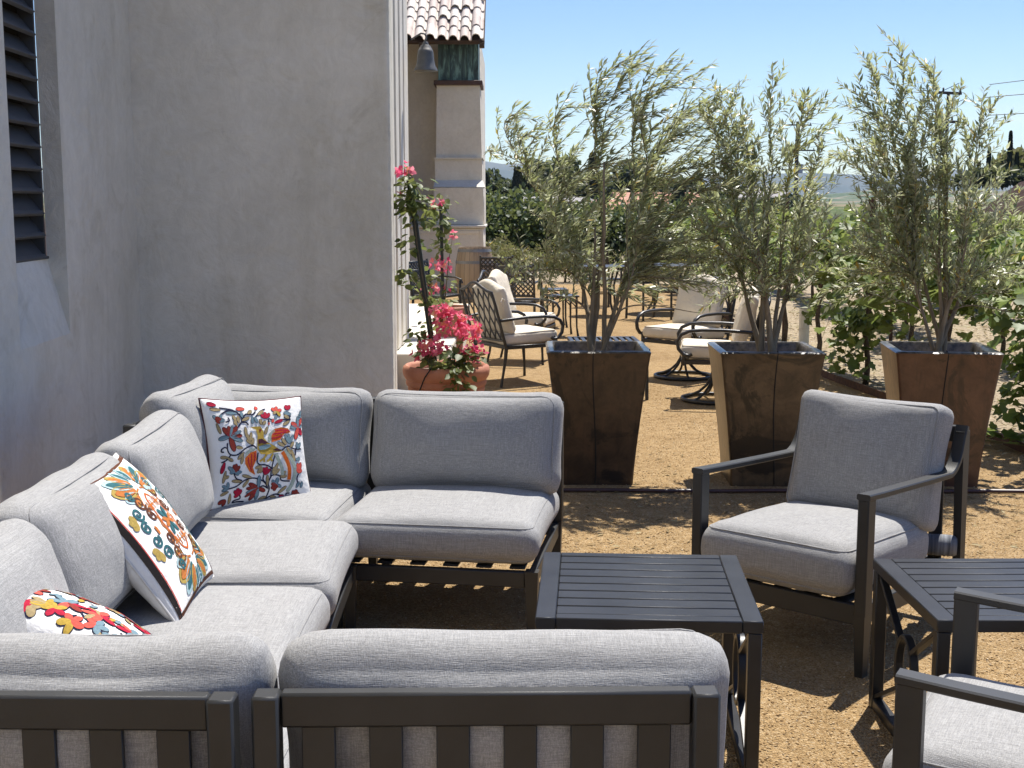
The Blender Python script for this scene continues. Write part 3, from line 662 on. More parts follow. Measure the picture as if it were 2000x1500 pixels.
# ------------------------------------------------------------------ embroidered pillows
from mathutils.geometry import tessellate_polygon
THREAD = dict(n=(.018, .02, .05), r=(.42, .015, .045), m=(.26, .04, .03), b=(.17, .26, .31), t=(.37, .285, .15), g=(.46, .31, .055),
              o=(.66, .14, .022), s=(.36, .42, .36), p=(.06, .015, .03), w=(.66, .10, .075), k=(.022, .018, .018), e=(.035, .13, .15),
              h=(.50, .17, .045), a=(.42, .30, .08), q=(.12, .045, .025), l=(.40, .55, .58))
TH_MAT = {k: simple('thread_' + k, c, tuple(x * .72 for x in c), 160, .85, spec=.15, bscale=900, bdist=.0006) for k, c in THREAD.items()}
M_COT = simple('white_cotton', (.74, .73, .71), (.80, .79, .77), 12, .9, spec=.1, bscale=26, bdist=.006)
class Emb:
    def __init__(s, H=None): s.q = {}; s.H = H; s.lay = 0
    def uv(s, p):
        if s.H is None: return p
        v = s.H @ np.array([p[0], p[1], 1.]); return (v[0] / v[2], v[1] / v[2])
    def poly(s, pts, c, lift=0): s.lay += 1; s.q.setdefault(c, []).append(([s.uv(p) for p in pts], lift + (s.lay % 9) * .00006))
    def petal(s, x0, y0, x1, y1, w, c, rim=True):
        dx, dy = x1 - x0, y1 - y0; L = math.hypot(dx, dy); tx, ty = dx / L, dy / L; nx, ny = -ty, tx
        def sh(g):
            o = []
            for t, k in ((-.02, .22), (.15, .62), (.4, .95), (.65, 1), (.86, .72), (1.0, .2)): o.append((x0 + dx * t + nx * (k * w / 2 + g), y0 + dy * t + ny * (k * w / 2 + g)))
            for t, k in ((1.0, .2), (.86, .72), (.65, 1), (.4, .95), (.15, .62), (-.02, .22)): o.append((x0 + dx * t - nx * (k * w / 2 + g), y0 + dy * t - ny * (k * w / 2 + g)))
            return o
        if rim: s.poly(sh(w * .13), 'n', 0)
        s.poly(sh(0), c, .0011)
    def stroke(s, pts, w, c, lift=.0004):
        pts = [Vector(p) for p in pts]; P = []
        for i in range(len(pts) - 1):
            p0, p1, p2, p3 = pts[max(i - 1, 0)], pts[i], pts[i + 1], pts[min(i + 2, len(pts) - 1)]
            for k in range(5):
                t = k / 5; P.append(.5 * ((2 * p1) + (p2 - p0) * t + (2 * p0 - 5 * p1 + 4 * p2 - p3) * t * t + (3 * p1 - p0 - 3 * p2 + p3) * t ** 3))
        P.append(pts[-1])
        for i in range(len(P) - 1):
            a, b = P[i], P[i + 1]; d = (b - a)
            if d.length < 1e-9: continue
            d.normalize(); n = Vector((-d.y, d.x)) * w / 2; e = d * w * .12
            s.poly([a - e + n, a - e - n, b + e - n, b + e + n], c, lift)
    def spiral(s, cx, cy, r, turns, a0, w, c, sg=1):
        s.stroke([(cx + r * (1 - .85 * k / 14) * math.cos(a0 + sg * turns * 6.28 * k / 14), cy + r * (1 - .85 * k / 14) * math.sin(a0 + sg * turns * 6.28 * k / 14)) for k in range(15)], w, c, .0012)
def homog(src, dst):
    A = []
    for (x, y), (u, v) in zip(src, dst): A += [[x, y, 1, 0, 0, 0, -u * x, -u * y], [0, 0, 0, x, y, 1, -v * x, -v * y]]
    b = [k for p in dst for k in p]; h = np.linalg.solve(np.array(A, float), np.array(b, float)); return np.append(h, 1).reshape(3, 3)
def pillow(label, size, T, emb, loc, rot, seed, edge, name='throw_pillow'):
    t = thing(name, label, 'pillow', loc, 0, 'embroidered throw pillows'); t.rotation_euler = rot
    a = size / 2
    def S(u, v, sg):
        x = a * u * (1 - .075 * (1 - v * v)); z = a * v * (1 - .075 * (1 - u * u)) + a
        th = T * (max(0, (1 - u * u) * (1 - v * v))) ** .42
        th += .006 * mnoise.noise((u * 2.2 + seed, v * 2.2, sg)) * (1 - u ** 4) * (1 - v ** 4)
        return Vector((x, -sg * th, z))
    n = 28
    g = [math.sin(math.pi / 2 * (-1 + 2 * i / n)) for i in range(n + 1)]
    for sg, nm in ((1, 'front_cover'), (-1, 'back_cover')):
        mb = MB()
        for j in range(n + 1):
            for i in range(n + 1): mb.v.append(tuple(S(g[i], g[j], sg)))
        for j in range(n):
            for i in range(n):
                f = (j * (n + 1) + i, j * (n + 1) + i + 1, (j + 1) * (n + 1) + i + 1, (j + 1) * (n + 1) + i); mb.f.append(f if sg > 0 else f[::-1])
        o = obj(nm, mb, M_COT, t, 179)
        if sg > 0: front = o
    mb = MB(); pts = []
    for k in range(20): pts.append(S(-1 + k / 10, -1, 0))
    for k in range(20): pts.append(S(1, -1 + k / 10, 0))
    for k in range(20): pts.append(S(1 - k / 10, 1, 0))
    for k in range(20): pts.append(S(-1, 1 - k / 10, 0))
    mb.tube(pts, .0045, 6, closed=True); obj('edge_piping', mb, edge, t, 179)
    for c, polys in emb.q.items():
        mb = MB()
        for pts, lift in polys:
            pts = [(max(-.99, min(.99, u)), max(-.99, min(.99, v))) for u, v in pts]
            o = len(mb.v); tri = tessellate_polygon([[Vector((u, v, 0)) for u, v in pts]])
            mb.v += [tuple(S(u, v, 1) + Vector((0, -.0012 - lift, 0))) for u, v in pts]
            for f in tri:
                A, B, D_ = (Vector(pts[i]) for i in f)
                f = f if (B - A).cross(D_ - A) > 0 else f[::-1]
                mb.f.append(tuple(o + i for i in f))
        e = obj('embroidery', mb, TH_MAT[c], front, None); e['kind'] = 'stuff'
    return t
# --- the bird pillow
E1 = Emb(homog([(75, 150), (1262, 108), (1600, 1230), (268, 1440)], [(-1, 1), (1, 1), (1, -1), (-1, -1)]))
for p in ([(975, 1330), (990, 1180), (960, 1100), (985, 1010), (1040, 990), (1100, 1000), (1130, 1050), (1240, 1045)], [(970, 1170), (900, 1090), (760, 1050), (640, 1080), (540, 1160), (440, 1190)],
          [(975, 1010), (960, 910), (880, 880), (800, 880), (765, 840), (765, 740)], [(975, 920), (980, 840), (1000, 740)], [(740, 690), (690, 655), (600, 690), (500, 770), (410, 775), (365, 720), (360, 640)],
          [(410, 775), (360, 840), (300, 868)], [(1080, 690), (1150, 640), (1250, 660), (1350, 650)], [(540, 340), (530, 390), (480, 460)], [(540, 350), (590, 295), (660, 300), (705, 262)],
          [(540, 350), (480, 275), (380, 262), (290, 315)], [(280, 240), (430, 255), (500, 300)], [(540, 390), (590, 390), (620, 420)], [(985, 1290), (1080, 1230), (1150, 1230)], [(480, 1000), (520, 1060), (600, 1085)],
          [(880, 1000), (880, 1060), (930, 1110)], [(360, 700), (330, 690), (295, 710), (290, 740), (320, 745)], [(610, 1260), (630, 1310), (560, 1335), (545, 1360), (600, 1350), (700, 1345)],
          [(870, 340), (930, 360)], [(1040, 345), (1150, 350)], [(860, 345), (880, 400)], [(820, 230), (760, 260), (700, 330)], [(1270, 1190), (1230, 1200), (1240, 1230), (1290, 1235), (1290, 1265), (1330, 1265)],
          [(1360, 1060), (1330, 1000), (1345, 940)], [(340, 400), (385, 380), (370, 345)], [(840, 1170), (900, 1140), (960, 1165)], [(1260, 660), (1275, 700), (1270, 730)], [(960, 270), (970, 320)], [(1150, 350), (1130, 320), (1150, 310)]):
    E1.stroke(p, 17, 'n')
for x0, y0, x1, y1 in ((540, 370, 630, 330), (610, 290, 660, 250), (730, 300, 800, 250), (860, 430, 835, 520), (600, 560, 580, 440), (640, 600, 590, 510), (650, 610, 660, 500), (690, 640, 600, 590), (690, 640, 680, 560),
                       (560, 690, 470, 680), (580, 740, 505, 830), (570, 770, 560, 885), (380, 810, 280, 805), (370, 815, 450, 850), (370, 970, 355, 1120), (370, 1060, 420, 1030), (720, 1045, 590, 1020), (600, 1100, 465, 1090),
                       (690, 1070, 630, 1170), (830, 895, 750, 930), (835, 905, 790, 990), (845, 915, 825, 985), (1000, 980, 1010, 890), (1010, 985, 1050, 840), (1020, 990, 1080, 910), (1110, 1000, 1170, 930), (1110, 1010, 1190, 985),
                       (950, 1130, 930, 1000), (1120, 1215, 1210, 1110), (1030, 1258, 1115, 1272), (890, 1310, 980, 1270), (480, 1250, 500, 1380), (450, 1225, 350, 1270), (1130, 620, 1060, 555), (1110, 640, 1010, 605), (1140, 650, 1215, 725),
                       (1190, 650, 1230, 580), (1210, 670, 1275, 800), (230, 420, 280, 535), (290, 262, 165, 262), (1140, 360, 1060, 405), (1130, 330, 1060, 300), (780, 410, 760, 345), (800, 410, 830, 365), (470, 390, 430, 315), (500, 400, 490, 320), (480, 430, 440, 380)):
    E1.petal(x0, y0, x1, y1, 36, 't')
for x0, y0, x1, y1 in ((480, 290, 350, 292), (665, 320, 670, 405), (690, 325, 732, 392), (545, 335, 530, 270), (1165, 605, 1100, 510), (1165, 605, 1150, 500), (1170, 605, 1215, 505), (1295, 655, 1275, 580), (1300, 655, 1330, 580), (440, 1185, 350, 1150),
                       (440, 1180, 415, 1105), (440, 1190, 355, 1212), (1150, 290, 1050, 270), (1310, 790, 1290, 760), (1325, 790, 1330, 740), (1340, 1110, 1370, 1030), (960, 300, 955, 335), (1275, 300, 1290, 250), (1310, 300, 1250, 300), (1400, 1100, 1410, 1020)):
    E1.petal(x0, y0, x1, y1, 34, 'b')
for cx, cy, ps in ((390, 560, ((300, 460, 52, 'm'), (370, 440, 46, 'm'), (420, 430, 32, 'b'), (480, 440, 50, 'm'), (530, 490, 36, 'b'), (545, 545, 46, 'm'), (555, 612, 46, 'b'), (250, 600, 46, 'b'), (455, 735, 62, 'm'), (380, 500, 56, 'r'))),
                   (255, 385, ((225, 345, 48, 'm'), (275, 350, 46, 'm'), (190, 330, 36, 'b'), (330, 375, 40, 'b'), (300, 312, 30, 'b'), (240, 415, 50, 'm'))),
                   (490, 985, ((462, 890, 42, 'm'), (495, 880, 42, 'm'), (545, 905, 40, 'm'), (390, 920, 42, 'b'), (420, 992, 36, 'b'), (582, 980, 36, 'b'), (550, 1015, 36, 'b'))),
                   (895, 1000, ((860, 910, 42, 'r'), (905, 900, 44, 'r'), (952, 925, 42, 'r'))),
                   (840, 1170, ((700, 1120, 46, 'm'), (680, 1185, 42, 'm'), (690, 1240, 30, 'b'), (692, 1290, 40, 'm'), (765, 1330, 54, 'm'), (945, 1205, 46, 'm'), (822, 1015, 46, 'b'), (850, 1318, 46, 'b'), (775, 1235, 64, 'r'))),
                   (1065, 1105, ((1000, 1108, 42, 'm'), (1015, 1170, 42, 'm'), (1058, 1192, 42, 'm'), (1092, 1150, 38, 'm'), (1000, 1060, 36, 'b'), (1080, 1020, 42, 'b'), (1145, 1130, 36, 'b'))),
                   (605, 1265, ((520, 1215, 46, 'r'), (560, 1180, 46, 'r'), (615, 1195, 42, 'r'), (540, 1290, 40, 'r'))), (1350, 1222, ((1305, 1150, 46, 'm'), (1350, 1130, 46, 'm'), (1392, 1160, 42, 'm'), (1298, 1195, 40, 'm'))),
                   (1270, 420, ((1165, 375, 42, 'w'), (1240, 310, 36, 'b'), (1310, 325, 44, 'w'), (1340, 500, 52, 'r'), (1250, 555, 52, 'w'), (1155, 425, 36, 'b'), (1330, 400, 36, 'b'), (1270, 370, 50, 'r'))),
                   (845, 332, ((765, 300, 38, 'r'), (810, 265, 38, 'r'), (875, 275, 36, 'r'))), (960, 255, ((895, 222, 36, 'w'), (955, 200, 36, 'w'), (1025, 240, 34, 'w'), (920, 285, 32, 't'), (1015, 310, 34, 'g'))),
                   (1345, 930, ((1315, 815, 48, 'w'), (1362, 800, 44, 'w'), (1310, 880, 38, 'w'), (1385, 880, 38, 'w'))), (1110, 240, ((1060, 195, 40, 'r'), (1120, 190, 40, 'r')))):
    for x, y, w_, c in ps: E1.petal(cx, cy, x, y, w_, c)
for a_ in ((340, 868, 313, 1002, 46, 'r'), (245, 210, 140, 205, 46, 'r'), (945, 385, 1048, 350, 36, 'r'), (1145, 1240, 1224, 1262, 56, 'r'), (575, 235, 475, 240, 42, 'w'), (700, 240, 725, 205, 38, 'w'), (885, 395, 865, 395, 36, 'w'), (940, 365, 905, 360, 38, 'w'),
           (440, 1330, 345, 1370, 52, 'm'), (440, 1330, 420, 1405, 42, 'm'), (1450, 1190, 1545, 1212, 54, 'r')): E1.petal(*a_)
E1.poly([(640, 442), (700, 434), (770, 430), (815, 490), (822, 560), (880, 610), (960, 640), (1060, 690), (1090, 702), (980, 722), (900, 752), (800, 752), (752, 700), (742, 600), (742, 540), (715, 470)], 'g', .0014)
E1.poly([(750, 580), (800, 572), (850, 598), (882, 612), (840, 632), (800, 622), (758, 636)], 'p', .0022)
E1.poly([(758, 664), (830, 642), (905, 630), (930, 652), (860, 694), (782, 706)], 'b', .0022)
E1.poly([(948, 700), (1000, 672), (1080, 688), (1040, 702)], 'p', .0022)
E1.poly([(880, 590), (882, 510), (945, 452), (962, 474), (922, 530), (908, 606)], 's', .0012)
E1.poly([(950, 452), (1040, 430), (1130, 440), (1174, 482), (1085, 502), (1040, 570), (930, 606), (920, 530)], 'o', .0014)
for p in ([(930, 560), (1000, 545), (1060, 520)], [(935, 515), (1020, 498), (1110, 478)], [(965, 475), (1050, 462), (1150, 465)]): E1.stroke(p, 16, 'r', .0022)
E1.poly([(598, 800), (608, 740), (662, 690), (740, 690), (700, 722), (640, 752)], 's', .0012)
E1.poly([(740, 712), (752, 820), (718, 920), (764, 1012), (680, 972), (610, 880), (600, 812), (660, 742)], 'o', .0014)
for p in ([(640, 800), (660, 880), (705, 960)], [(680, 760), (690, 840), (705, 920)], [(720, 740), (728, 800), (722, 850)]): E1.stroke(p, 14, 'r', .0022)
E1.stroke([(1010, 740), (1060, 820), (1110, 900), (1130, 980)], 44, 's', .001); E1.stroke([(1110, 692), (1230, 790), (1290, 900), (1280, 1060), (1236, 1175)], 44, 's', .0012)
E1.stroke([(1090, 712), (1160, 800), (1210, 900), (1225, 1025)], 46, 'o', .0016)
for p in ([(880, 752), (850, 800), (800, 840)], [(850, 800), (860, 845)], [(965, 740), (940, 795), (900, 835)], [(940, 795), (965, 825)]): E1.stroke(p, 26, 'g', .0014)
E1.poly([(768 + 15 * math.cos(k * .785), 475 + 15 * math.sin(k * .785)) for k in range(8)], 'm', .0026)
M_EDGE = simple('plum_braid', (.05, .012, .02), (.12, .04, .04), 60, .85)
pillow('white pillow embroidered with a golden bird, in the far sofa corner', .45, .066, E1, (-1.01, 5.06, .432), (R(-19), R(4), R(36)), 1, M_EDGE)
# --- the medallion pillow
E2 = Emb()
for sx in (-1, 1):
    for sy in (-1, 1):
        f = lambda x, y: (x * sx, y * sy)
        for (a0, a1, b0, b1, w_, c, g_) in ((.12, .62, .60, .84, .15, 'e', 'l'), (.16, .56, .66, .66, .17, 'h', 'a'), (.18, .50, .56, .50, .12, 'q', 'l'), (.10, .66, .36, .90, .13, 'h', 'a'), (.22, .48, .44, .38, .10, 'h', 'a'), (.05, .70, .12, .93, .11, 'e', 'l')):
            E2.petal(*f(a0, a1), *f(b0, b1), w_ * 1.35, g_, False); E2.petal(*f(a0, a1), *f(a0 + (b0 - a0) * .88, a1 + (b1 - a1) * .88), w_ * .8, c, False)
        for x, y, r_, c, sg in ((.56, .30, .10, 'e', 1), (.62, .10, .09, 'e', -1), (.34, .40, .11, 'q', 1), (.30, .18, .10, 'q', -1), (.42, .54, .08, 'e', 1)):
            E2.spiral(x * sx, y * sy, r_, 1.5, .6 * sg * sx, .034, c, sg * sx * sy)
        for k in range(3): E2.petal(*f(.70, .22), *f(.70 + .13 * math.cos(k * .9 - .5), .22 + .13 * math.sin(k * .9 - .5)), .10, 'a', False)
        E2.stroke([f(.04, .55), f(.18, .50), f(.30, .30), f(.22, .10), f(.26, 0)], .030, 'h'); E2.stroke([f(.0, .45), f(.12, .34), f(.20, .0)], .028, 'o')
        for k in range(3): E2.stroke([f(.05 + .07 * k, .36), f(.05 + .07 * k, .22)], .024, 'h')
        E2.stroke([f(.02, .29), f(.24, .29)], .024, 'h'); E2.petal(*f(.02, .04), *f(.10, .20), .09, 'e', False); E2.petal(*f(.0, .0), *f(.15, .06), .07, 'h', False)
        E2.petal(*f(.44, .02), *f(.50, .02), .09, 'h', False)
for s_ in (-1, 1):
    E2.stroke([(s_ * .93, -.95), (s_ * .93, -.4), (s_ * .93, .2), (s_ * .93, .95)], .075, 'k', .0006); E2.stroke([(-.95, s_ * .945), (0, s_ * .945), (.95, s_ * .945)], .05, 'q', .0006)
    E2.stroke([(s_ * .885, -.9), (s_ * .885, 0), (s_ * .885, .9)], .014, 'w', .0006)
pillow('white pillow with scrolling orange and teal medallion leaning on the sofa back', .50, .085, E2, (-.955, 3.75, .455), (R(-36), R(0), R(92)), 2, simple('white_edge', (.6, .58, .55), (.7, .68, .65), 20, .9))
# --- the third pillow, half hidden behind the nearest corner back
E3 = Emb(); rg = random.Random(9)
for i in range(15):
    cx, cy = -.7 + (i % 5) * .35 + rg.uniform(-.06, .06), -.6 + (i // 5) * .58 + rg.uniform(-.06, .06)
    for k in range(6): a_ = k * 1.05 + i; E3.petal(cx, cy, cx + .20 * math.cos(a_), cy + .20 * math.sin(a_), .09, rg.choice('rmwb'))
for i in range(80):
    cx, cy, a_ = rg.uniform(-.9, .9), rg.uniform(-.9, .9), rg.uniform(0, 6.28); E3.petal(cx, cy, cx + .15 * math.cos(a_), cy + .15 * math.sin(a_), .06, rg.choice('ttbg'))
for i in range(9):
    cx, cy = -.85 + i * .21, .80 + .08 * (i % 2)
    for k in range(5): a_ = k * 1.25 + i; E3.petal(cx, cy, cx + .13 * math.cos(a_), cy + .11 * math.sin(a_), .07, 'rtbwg'[(i + k // 3) % 5])
    E3.stroke([(cx, cy - .1), (cx + .1, cy - .02), (cx + .2, cy - .1)], .022, 'n')
for i in range(10):
    cx, cy, a_ = rg.uniform(-.8, .8), rg.uniform(-.8, .8), rg.uniform(0, 6.28)
    E3.stroke([(cx, cy), (cx + .15 * math.cos(a_), cy + .15 * math.sin(a_)), (cx + .28 * math.cos(a_ + .5), cy + .28 * math.sin(a_ + .5))], .02, 'n')
pillow('white floral pillow peeking over the nearest corner sofa back at lower left', .48, .10, E3, (-1.02, 3.0, .585), (R(-68), R(-18), R(176)), 3, M_EDGE)

# ------------------------------------------------------------------ tall glazed planters and olive trees
def glaze_mat(name, a, b_, dk, seed):
    m = bpy.data.materials.new(name); nt, b = nodes(m); b.inputs['Roughness'].default_value = .38; b.inputs['Coat Weight'].default_value = .25; b.inputs['Coat Roughness'].default_value = .25
    tc = nt.nodes.new('ShaderNodeTexCoord'); mp = nt.nodes.new('ShaderNodeMapping'); mp.inputs['Location'].default_value = (seed * 3.7, seed, seed * 1.9); nt.links.new(tc.outputs['Object'], mp.inputs[0]); v = mp.outputs[0]
    c = ramp(nt, noise(nt, v, 6.5, 9, .72, .5), [(.36, a), (.62, b_)])
    mp2 = nt.nodes.new('ShaderNodeMapping'); mp2.inputs['Scale'].default_value = (14, 14, 1.5); nt.links.new(v, mp2.inputs[0])
    c = mixc(nt, ramp(nt, noise(nt, mp2.outputs[0], 1, 5), [(.56, (0, 0, 0)), (.66, (.5, .5, .5))]), c, dk)
    c = mixc(nt, ramp(nt, noise(nt, v, 2.1, 7, .7, 1.0), [(.56, (0, 0, 0)), (.61, (.9, .9, .9))]), c, dk)
    nt.links.new(c, b.inputs['Base Color']); bump(nt, b, noise(nt, v, 22, 5), .004, .6); return m
M_RIM = simple('worn_dark_rim', (.03, .026, .024), (.16, .14, .12), 26, .4, bscale=40, bdist=.004, coat=.3)
def planter(label, loc, rz, seed, mat, h=.80, a=.296, b_=.212):
    t = thing('tall_planter', label, 'planter', loc, rz, 'tall glazed planters in a row')
    mb = MB(); n = 10
    def ring(h_, half, r):
        o = []
        for cx, cy, a0 in ((1, 1, 0), (-1, 1, 90), (-1, -1, 180), (1, -1, 270)):
            for k in range(5):
                an = R(a0 + k * 22.5); o.append((cx * (half - r) + r * math.cos(an), cy * (half - r) + r * math.sin(an), h_))
        return o
    rings = []
    for k in range(9):
        t_ = k / 8; hh = b_ + (a - b_) * (t_ ** 1.25); rings.append(ring(t_ * (h - .03), hh, .018))
    rings += [ring(h - .008, a + .006, .022)]
    for q in rings: mb.v += q
    m_ = 20
    for j in range(len(rings) - 1):
        for k in range(m_): mb.f.append((j * m_ + k, j * m_ + (k + 1) % m_, (j + 1) * m_ + (k + 1) % m_, (j + 1) * m_ + k))
    obj('body', mb, mat, t, 35)
    mb = MB(); rr = [ring(h - .008, a + .006, .022), ring(h, a - .004, .02), ring(h + .001, a - .034, .02), ring(h - .012, a - .042, .018), ring(h - .16, a - .06, .018)]
    for q in rr: mb.v += q
    for j in range(len(rr) - 1):
        for k in range(m_): mb.f.append((j * m_ + k, j * m_ + (k + 1) % m_, (j + 1) * m_ + (k + 1) % m_, (j + 1) * m_ + k))
    obj('rim', mb, M_RIM, t, 50)
    mb = MB(); mb.v = ring(h - .075, a - .05, .018); mb.f = [tuple(range(m_))]; obj('soil', mb, M_PSOIL, t, None)
    # thin drip line running up the front
    mb = MB(); rg = random.Random(seed); x0 = rg.uniform(-.03, .03); pts = []
    for k in range(12):
        t_ = k / 11; pts.append((x0 + .012 * math.sin(t_ * 4 + seed), -(b_ + (a - b_) * t_ ** 1.25) - .004, .012 + t_ * (h - .02)))
    pts += [(x0, -a + .02, h + .008), (x0, -a + .07, h - .05)]
    mb.tube(pts, .003, 6); obj('drip_line', mb, M_DARK, t, 179)
    return t
M_GL1 = glaze_mat('brown_glaze', (.034, .018, .010), (.088, .048, .024), (.010, .006, .005), 1)
M_GL2 = glaze_mat('olive_brown_glaze', (.050, .029, .015), (.125, .078, .040), (.012, .008, .006), 2)
M_GL3 = glaze_mat('red_brown_glaze', (.062, .025, .014), (.125, .058, .032), (.024, .011, .008), 3)
PL = [(.505, 7.60, R(-1), M_GL1, 'tall dark brown glazed planter beside the far end of sofa'), (1.50, 7.56, R(-1), M_GL2, 'tall olive brown glazed planter in the middle of the row'), (2.54, 7.56, R(-7), M_GL3, 'tall reddish brown glazed planter behind the armchair, rightmost of three')]
for i, (x, y, rz, m, lb) in enumerate(PL): planter(lb, (x, y, 0), rz, i + 1, m)
def bez(a, b, c, d, n):
    a, b, c, d = map(Vector, (a, b, c, d)); o = []
    for i in range(n + 1):
        t = i / n; o.append(a * (1 - t) ** 3 + b * 3 * t * (1 - t) ** 2 + c * 3 * t * t * (1 - t) + d * t ** 3)
    return o
def olive(label, loc, tips, stems, seed, wind, k):
    """tips: shoot ends (dx, dz) in metres from the base; stems: first forks (dx, dz)"""
    t = thing('olive_tree', label, 'tree', loc, 0, 'young olive trees in planters'); rg = random.Random(seed); rn = np.random.default_rng(seed)
    trunk = MB(); tw = MB(); P = []; D = []; U = []; L = []; T = []
    st = []
    for i, (sx, sz) in enumerate(stems):
        b0 = Vector((rg.uniform(-.05, .05), rg.uniform(-.05, .05), -.06)); fy = rg.uniform(-.18, .18); e = Vector((sx, fy, sz))
        pts = bez(b0, b0 + Vector((sx * .25, fy * .2, sz * .4)), e - Vector((sx * .25, 0, sz * .35)), e, 9)
        pts = [p + Vector((mnoise.noise(p * 6 + Vector((i, 0, 0))), mnoise.noise(p * 6 + Vector((0, i, 0))), 0)) * .012 for p in pts]
        r0 = rg.uniform(.015, .022); trunk.tube(pts, [r0 * (1 - .72 * j / 9) for j in range(10)], 8); st.append((pts, r0))
    def leaves(pts, dens, l0, sweep=.0):
        for j in range(len(pts) - 1):
            a, b = pts[j], pts[j + 1]; d = (b - a); ln = d.length
            if ln < 1e-6: continue
            d.normalize(); m = max(1, int(ln / dens + rg.random()))
            for q in range(m):
                p = a.lerp(b, (q + rg.random()) / m); s = d.orthogonal(); s.rotate(Matrix.Rotation(rg.uniform(0, 6.28), 3, d))
                for sg in (-1, 1):
                    dd = d * .85 + s * sg * rg.uniform(.45, .85) + Vector((wind * .75, 0, rg.uniform(-.1, .22)))
                    P.append(p); D.append(dd); U.append(Vector((rg.uniform(-.6, .6), rg.uniform(-.6, .6), 1))); L.append(l0 * rg.uniform(.65, 1.2))
                    r_ = rg.random(); T.append(1.0 if r_ < .022 else min(.95, max(0, rg.gauss(.56, .24))))
    def shoot(pts, r, dens, twl):   # bare below the crown
        n = len(pts); tw.tube(pts, [r * (1 - .8 * j / (n - 1)) + .0008 for j in range(n)], 5)
        leaves([p for p in pts if p.z > .34], .018, .060)
        tot = sum((pts[j + 1] - pts[j]).length for j in range(n - 1)); m = int(tot * .78 / dens)
        for q in range(m):
            f = .10 + .88 * (q + rg.random()) / m; i_ = min(n - 2, int(f * (n - 1))); a = pts[i_].lerp(pts[i_ + 1], f * (n - 1) - i_); d = (pts[i_ + 1] - pts[i_]).normalized()
            if a.z < .30 + .14 * rg.random(): continue
            s = d.orthogonal(); s.rotate(Matrix.Rotation(rg.uniform(0, 6.28), 3, d))
            l_ = twl * rg.uniform(.5, 1.2) * (1.15 - .75 * f); dd = (d * .75 + s * .62 + Vector((wind * .55, 0, .18))).normalized(); e = a + dd * l_
            e2 = e + (dd + Vector((wind * .3, 0, .12))).normalized() * l_ * .5
            tp = bez(a, a + dd * l_ * .5, e, e2, 4); tw.tube(tp, [.0024, .002, .0017, .0013, .001], 4, cap=False); leaves(tp, .020, .058)
    grown = []
    for i, (dx, dz) in enumerate(tips):
        # pick the stem whose end lies nearest the line to this tip
        best = min(st, key=lambda s_: abs(s_[0][-1].x - dx * .55) + rg.random() * .12); pts, r0 = best; q = rg.choice((6, 7, 8, 9, 9)); a = pts[q]
        if a.z > dz - .05: q = 4; a = pts[4]
        if grown and rg.random() < .45:      # fork from a shoot that already grows that way
            gb = min(grown, key=lambda g_: (g_[-1] - Vector((dx, 0, dz))).length)
            cand = gb[rg.choice((4, 5, 6, 7))]
            if cand.z < dz - .08: a = cand; q = 9
        e = Vector((dx, rg.uniform(-.34, .34) * (1 if dz < 1.5 else .6), dz)); dirn = (e - a)
        bow = Vector((-wind * .10 * dirn.length, 0, .16 * dirn.length))
        ln_ = dirn.length; aw = abs(wind) * (1 if dz > .9 else .35)
        sp = bez(a, a + Vector((0, 0, .34 * ln_)) + dirn * .10, (e - dirn * .30 + bow * .35).lerp(e + Vector((-.36 * wind * ln_, 0, .02)), aw * .75), e, 14)
        sp = [p + Vector((mnoise.noise(p * 5 + Vector((i, 3, 0))), mnoise.noise(p * 5 + Vector((0, i, 7))), 0)) * .02 for p in sp]
        grown.append(sp)
        shoot(sp, r0 * (1 - .72 * q / 9) * .42, .050, .25 * k)
    obj('trunk', trunk, M_BARK, t, 179); obj('branches', tw, M_BARK, t, 179)
    me = leaf_mesh('crown', M_OLIVE, T_OLIVE, F_OLIVE, [tuple(p) for p in P], [tuple(d) for d in D], [tuple(u) for u in U], L, T)
    obj('crown', me, None, t); return t
olive('windblown olive tree leaning right in the dark brown planter', (.51, 7.60, .73), [(0.16, 1.73), (0.27, 1.72), (0.39, 1.68), (0.53, 1.61), (0.66, 1.50), (0.58, 1.44), (0.75, 1.38), (0.79, 1.26), (0.80, 1.14), (-0.17, 1.47), (-0.48, 1.44), (-0.65, 1.23), (-0.39, 1.32), (0.05, 1.55), (0.42, 1.29), (0.23, 1.41), (-0.51, 0.50), (-0.56, 0.56), (-0.33, 0.38), (0.39, 0.38), (0.55, 0.47), (0.69, 0.62), (0.73, 0.79), (0.73, 1.00), (-0.22, 0.65), (0.48, 0.88), (-0.33, 0.85), (-0.08, 1.06), (0.11, 1.14), (0.30, 1.06), (0.61, 1.06), (0.19, 0.73), (-0.02, 0.62), (0.36, 0.65), (-0.39, 1.06), (-0.20, 0.38), (0.58, 0.29), (0.22, 0.38), (0.45, 0.73), (0.64, 0.73), (0.27, 0.53), (-0.14, 0.50), (0.08, 0.38), (0.51, 0.62), (-0.27, 0.76), (0.70, 0.41)],
      [(-.02, .78), (.05, .95), (.20, .55), (.26, .85), (-.10, .62), (.02, 1.15)], 21, 1.0, 1.0)
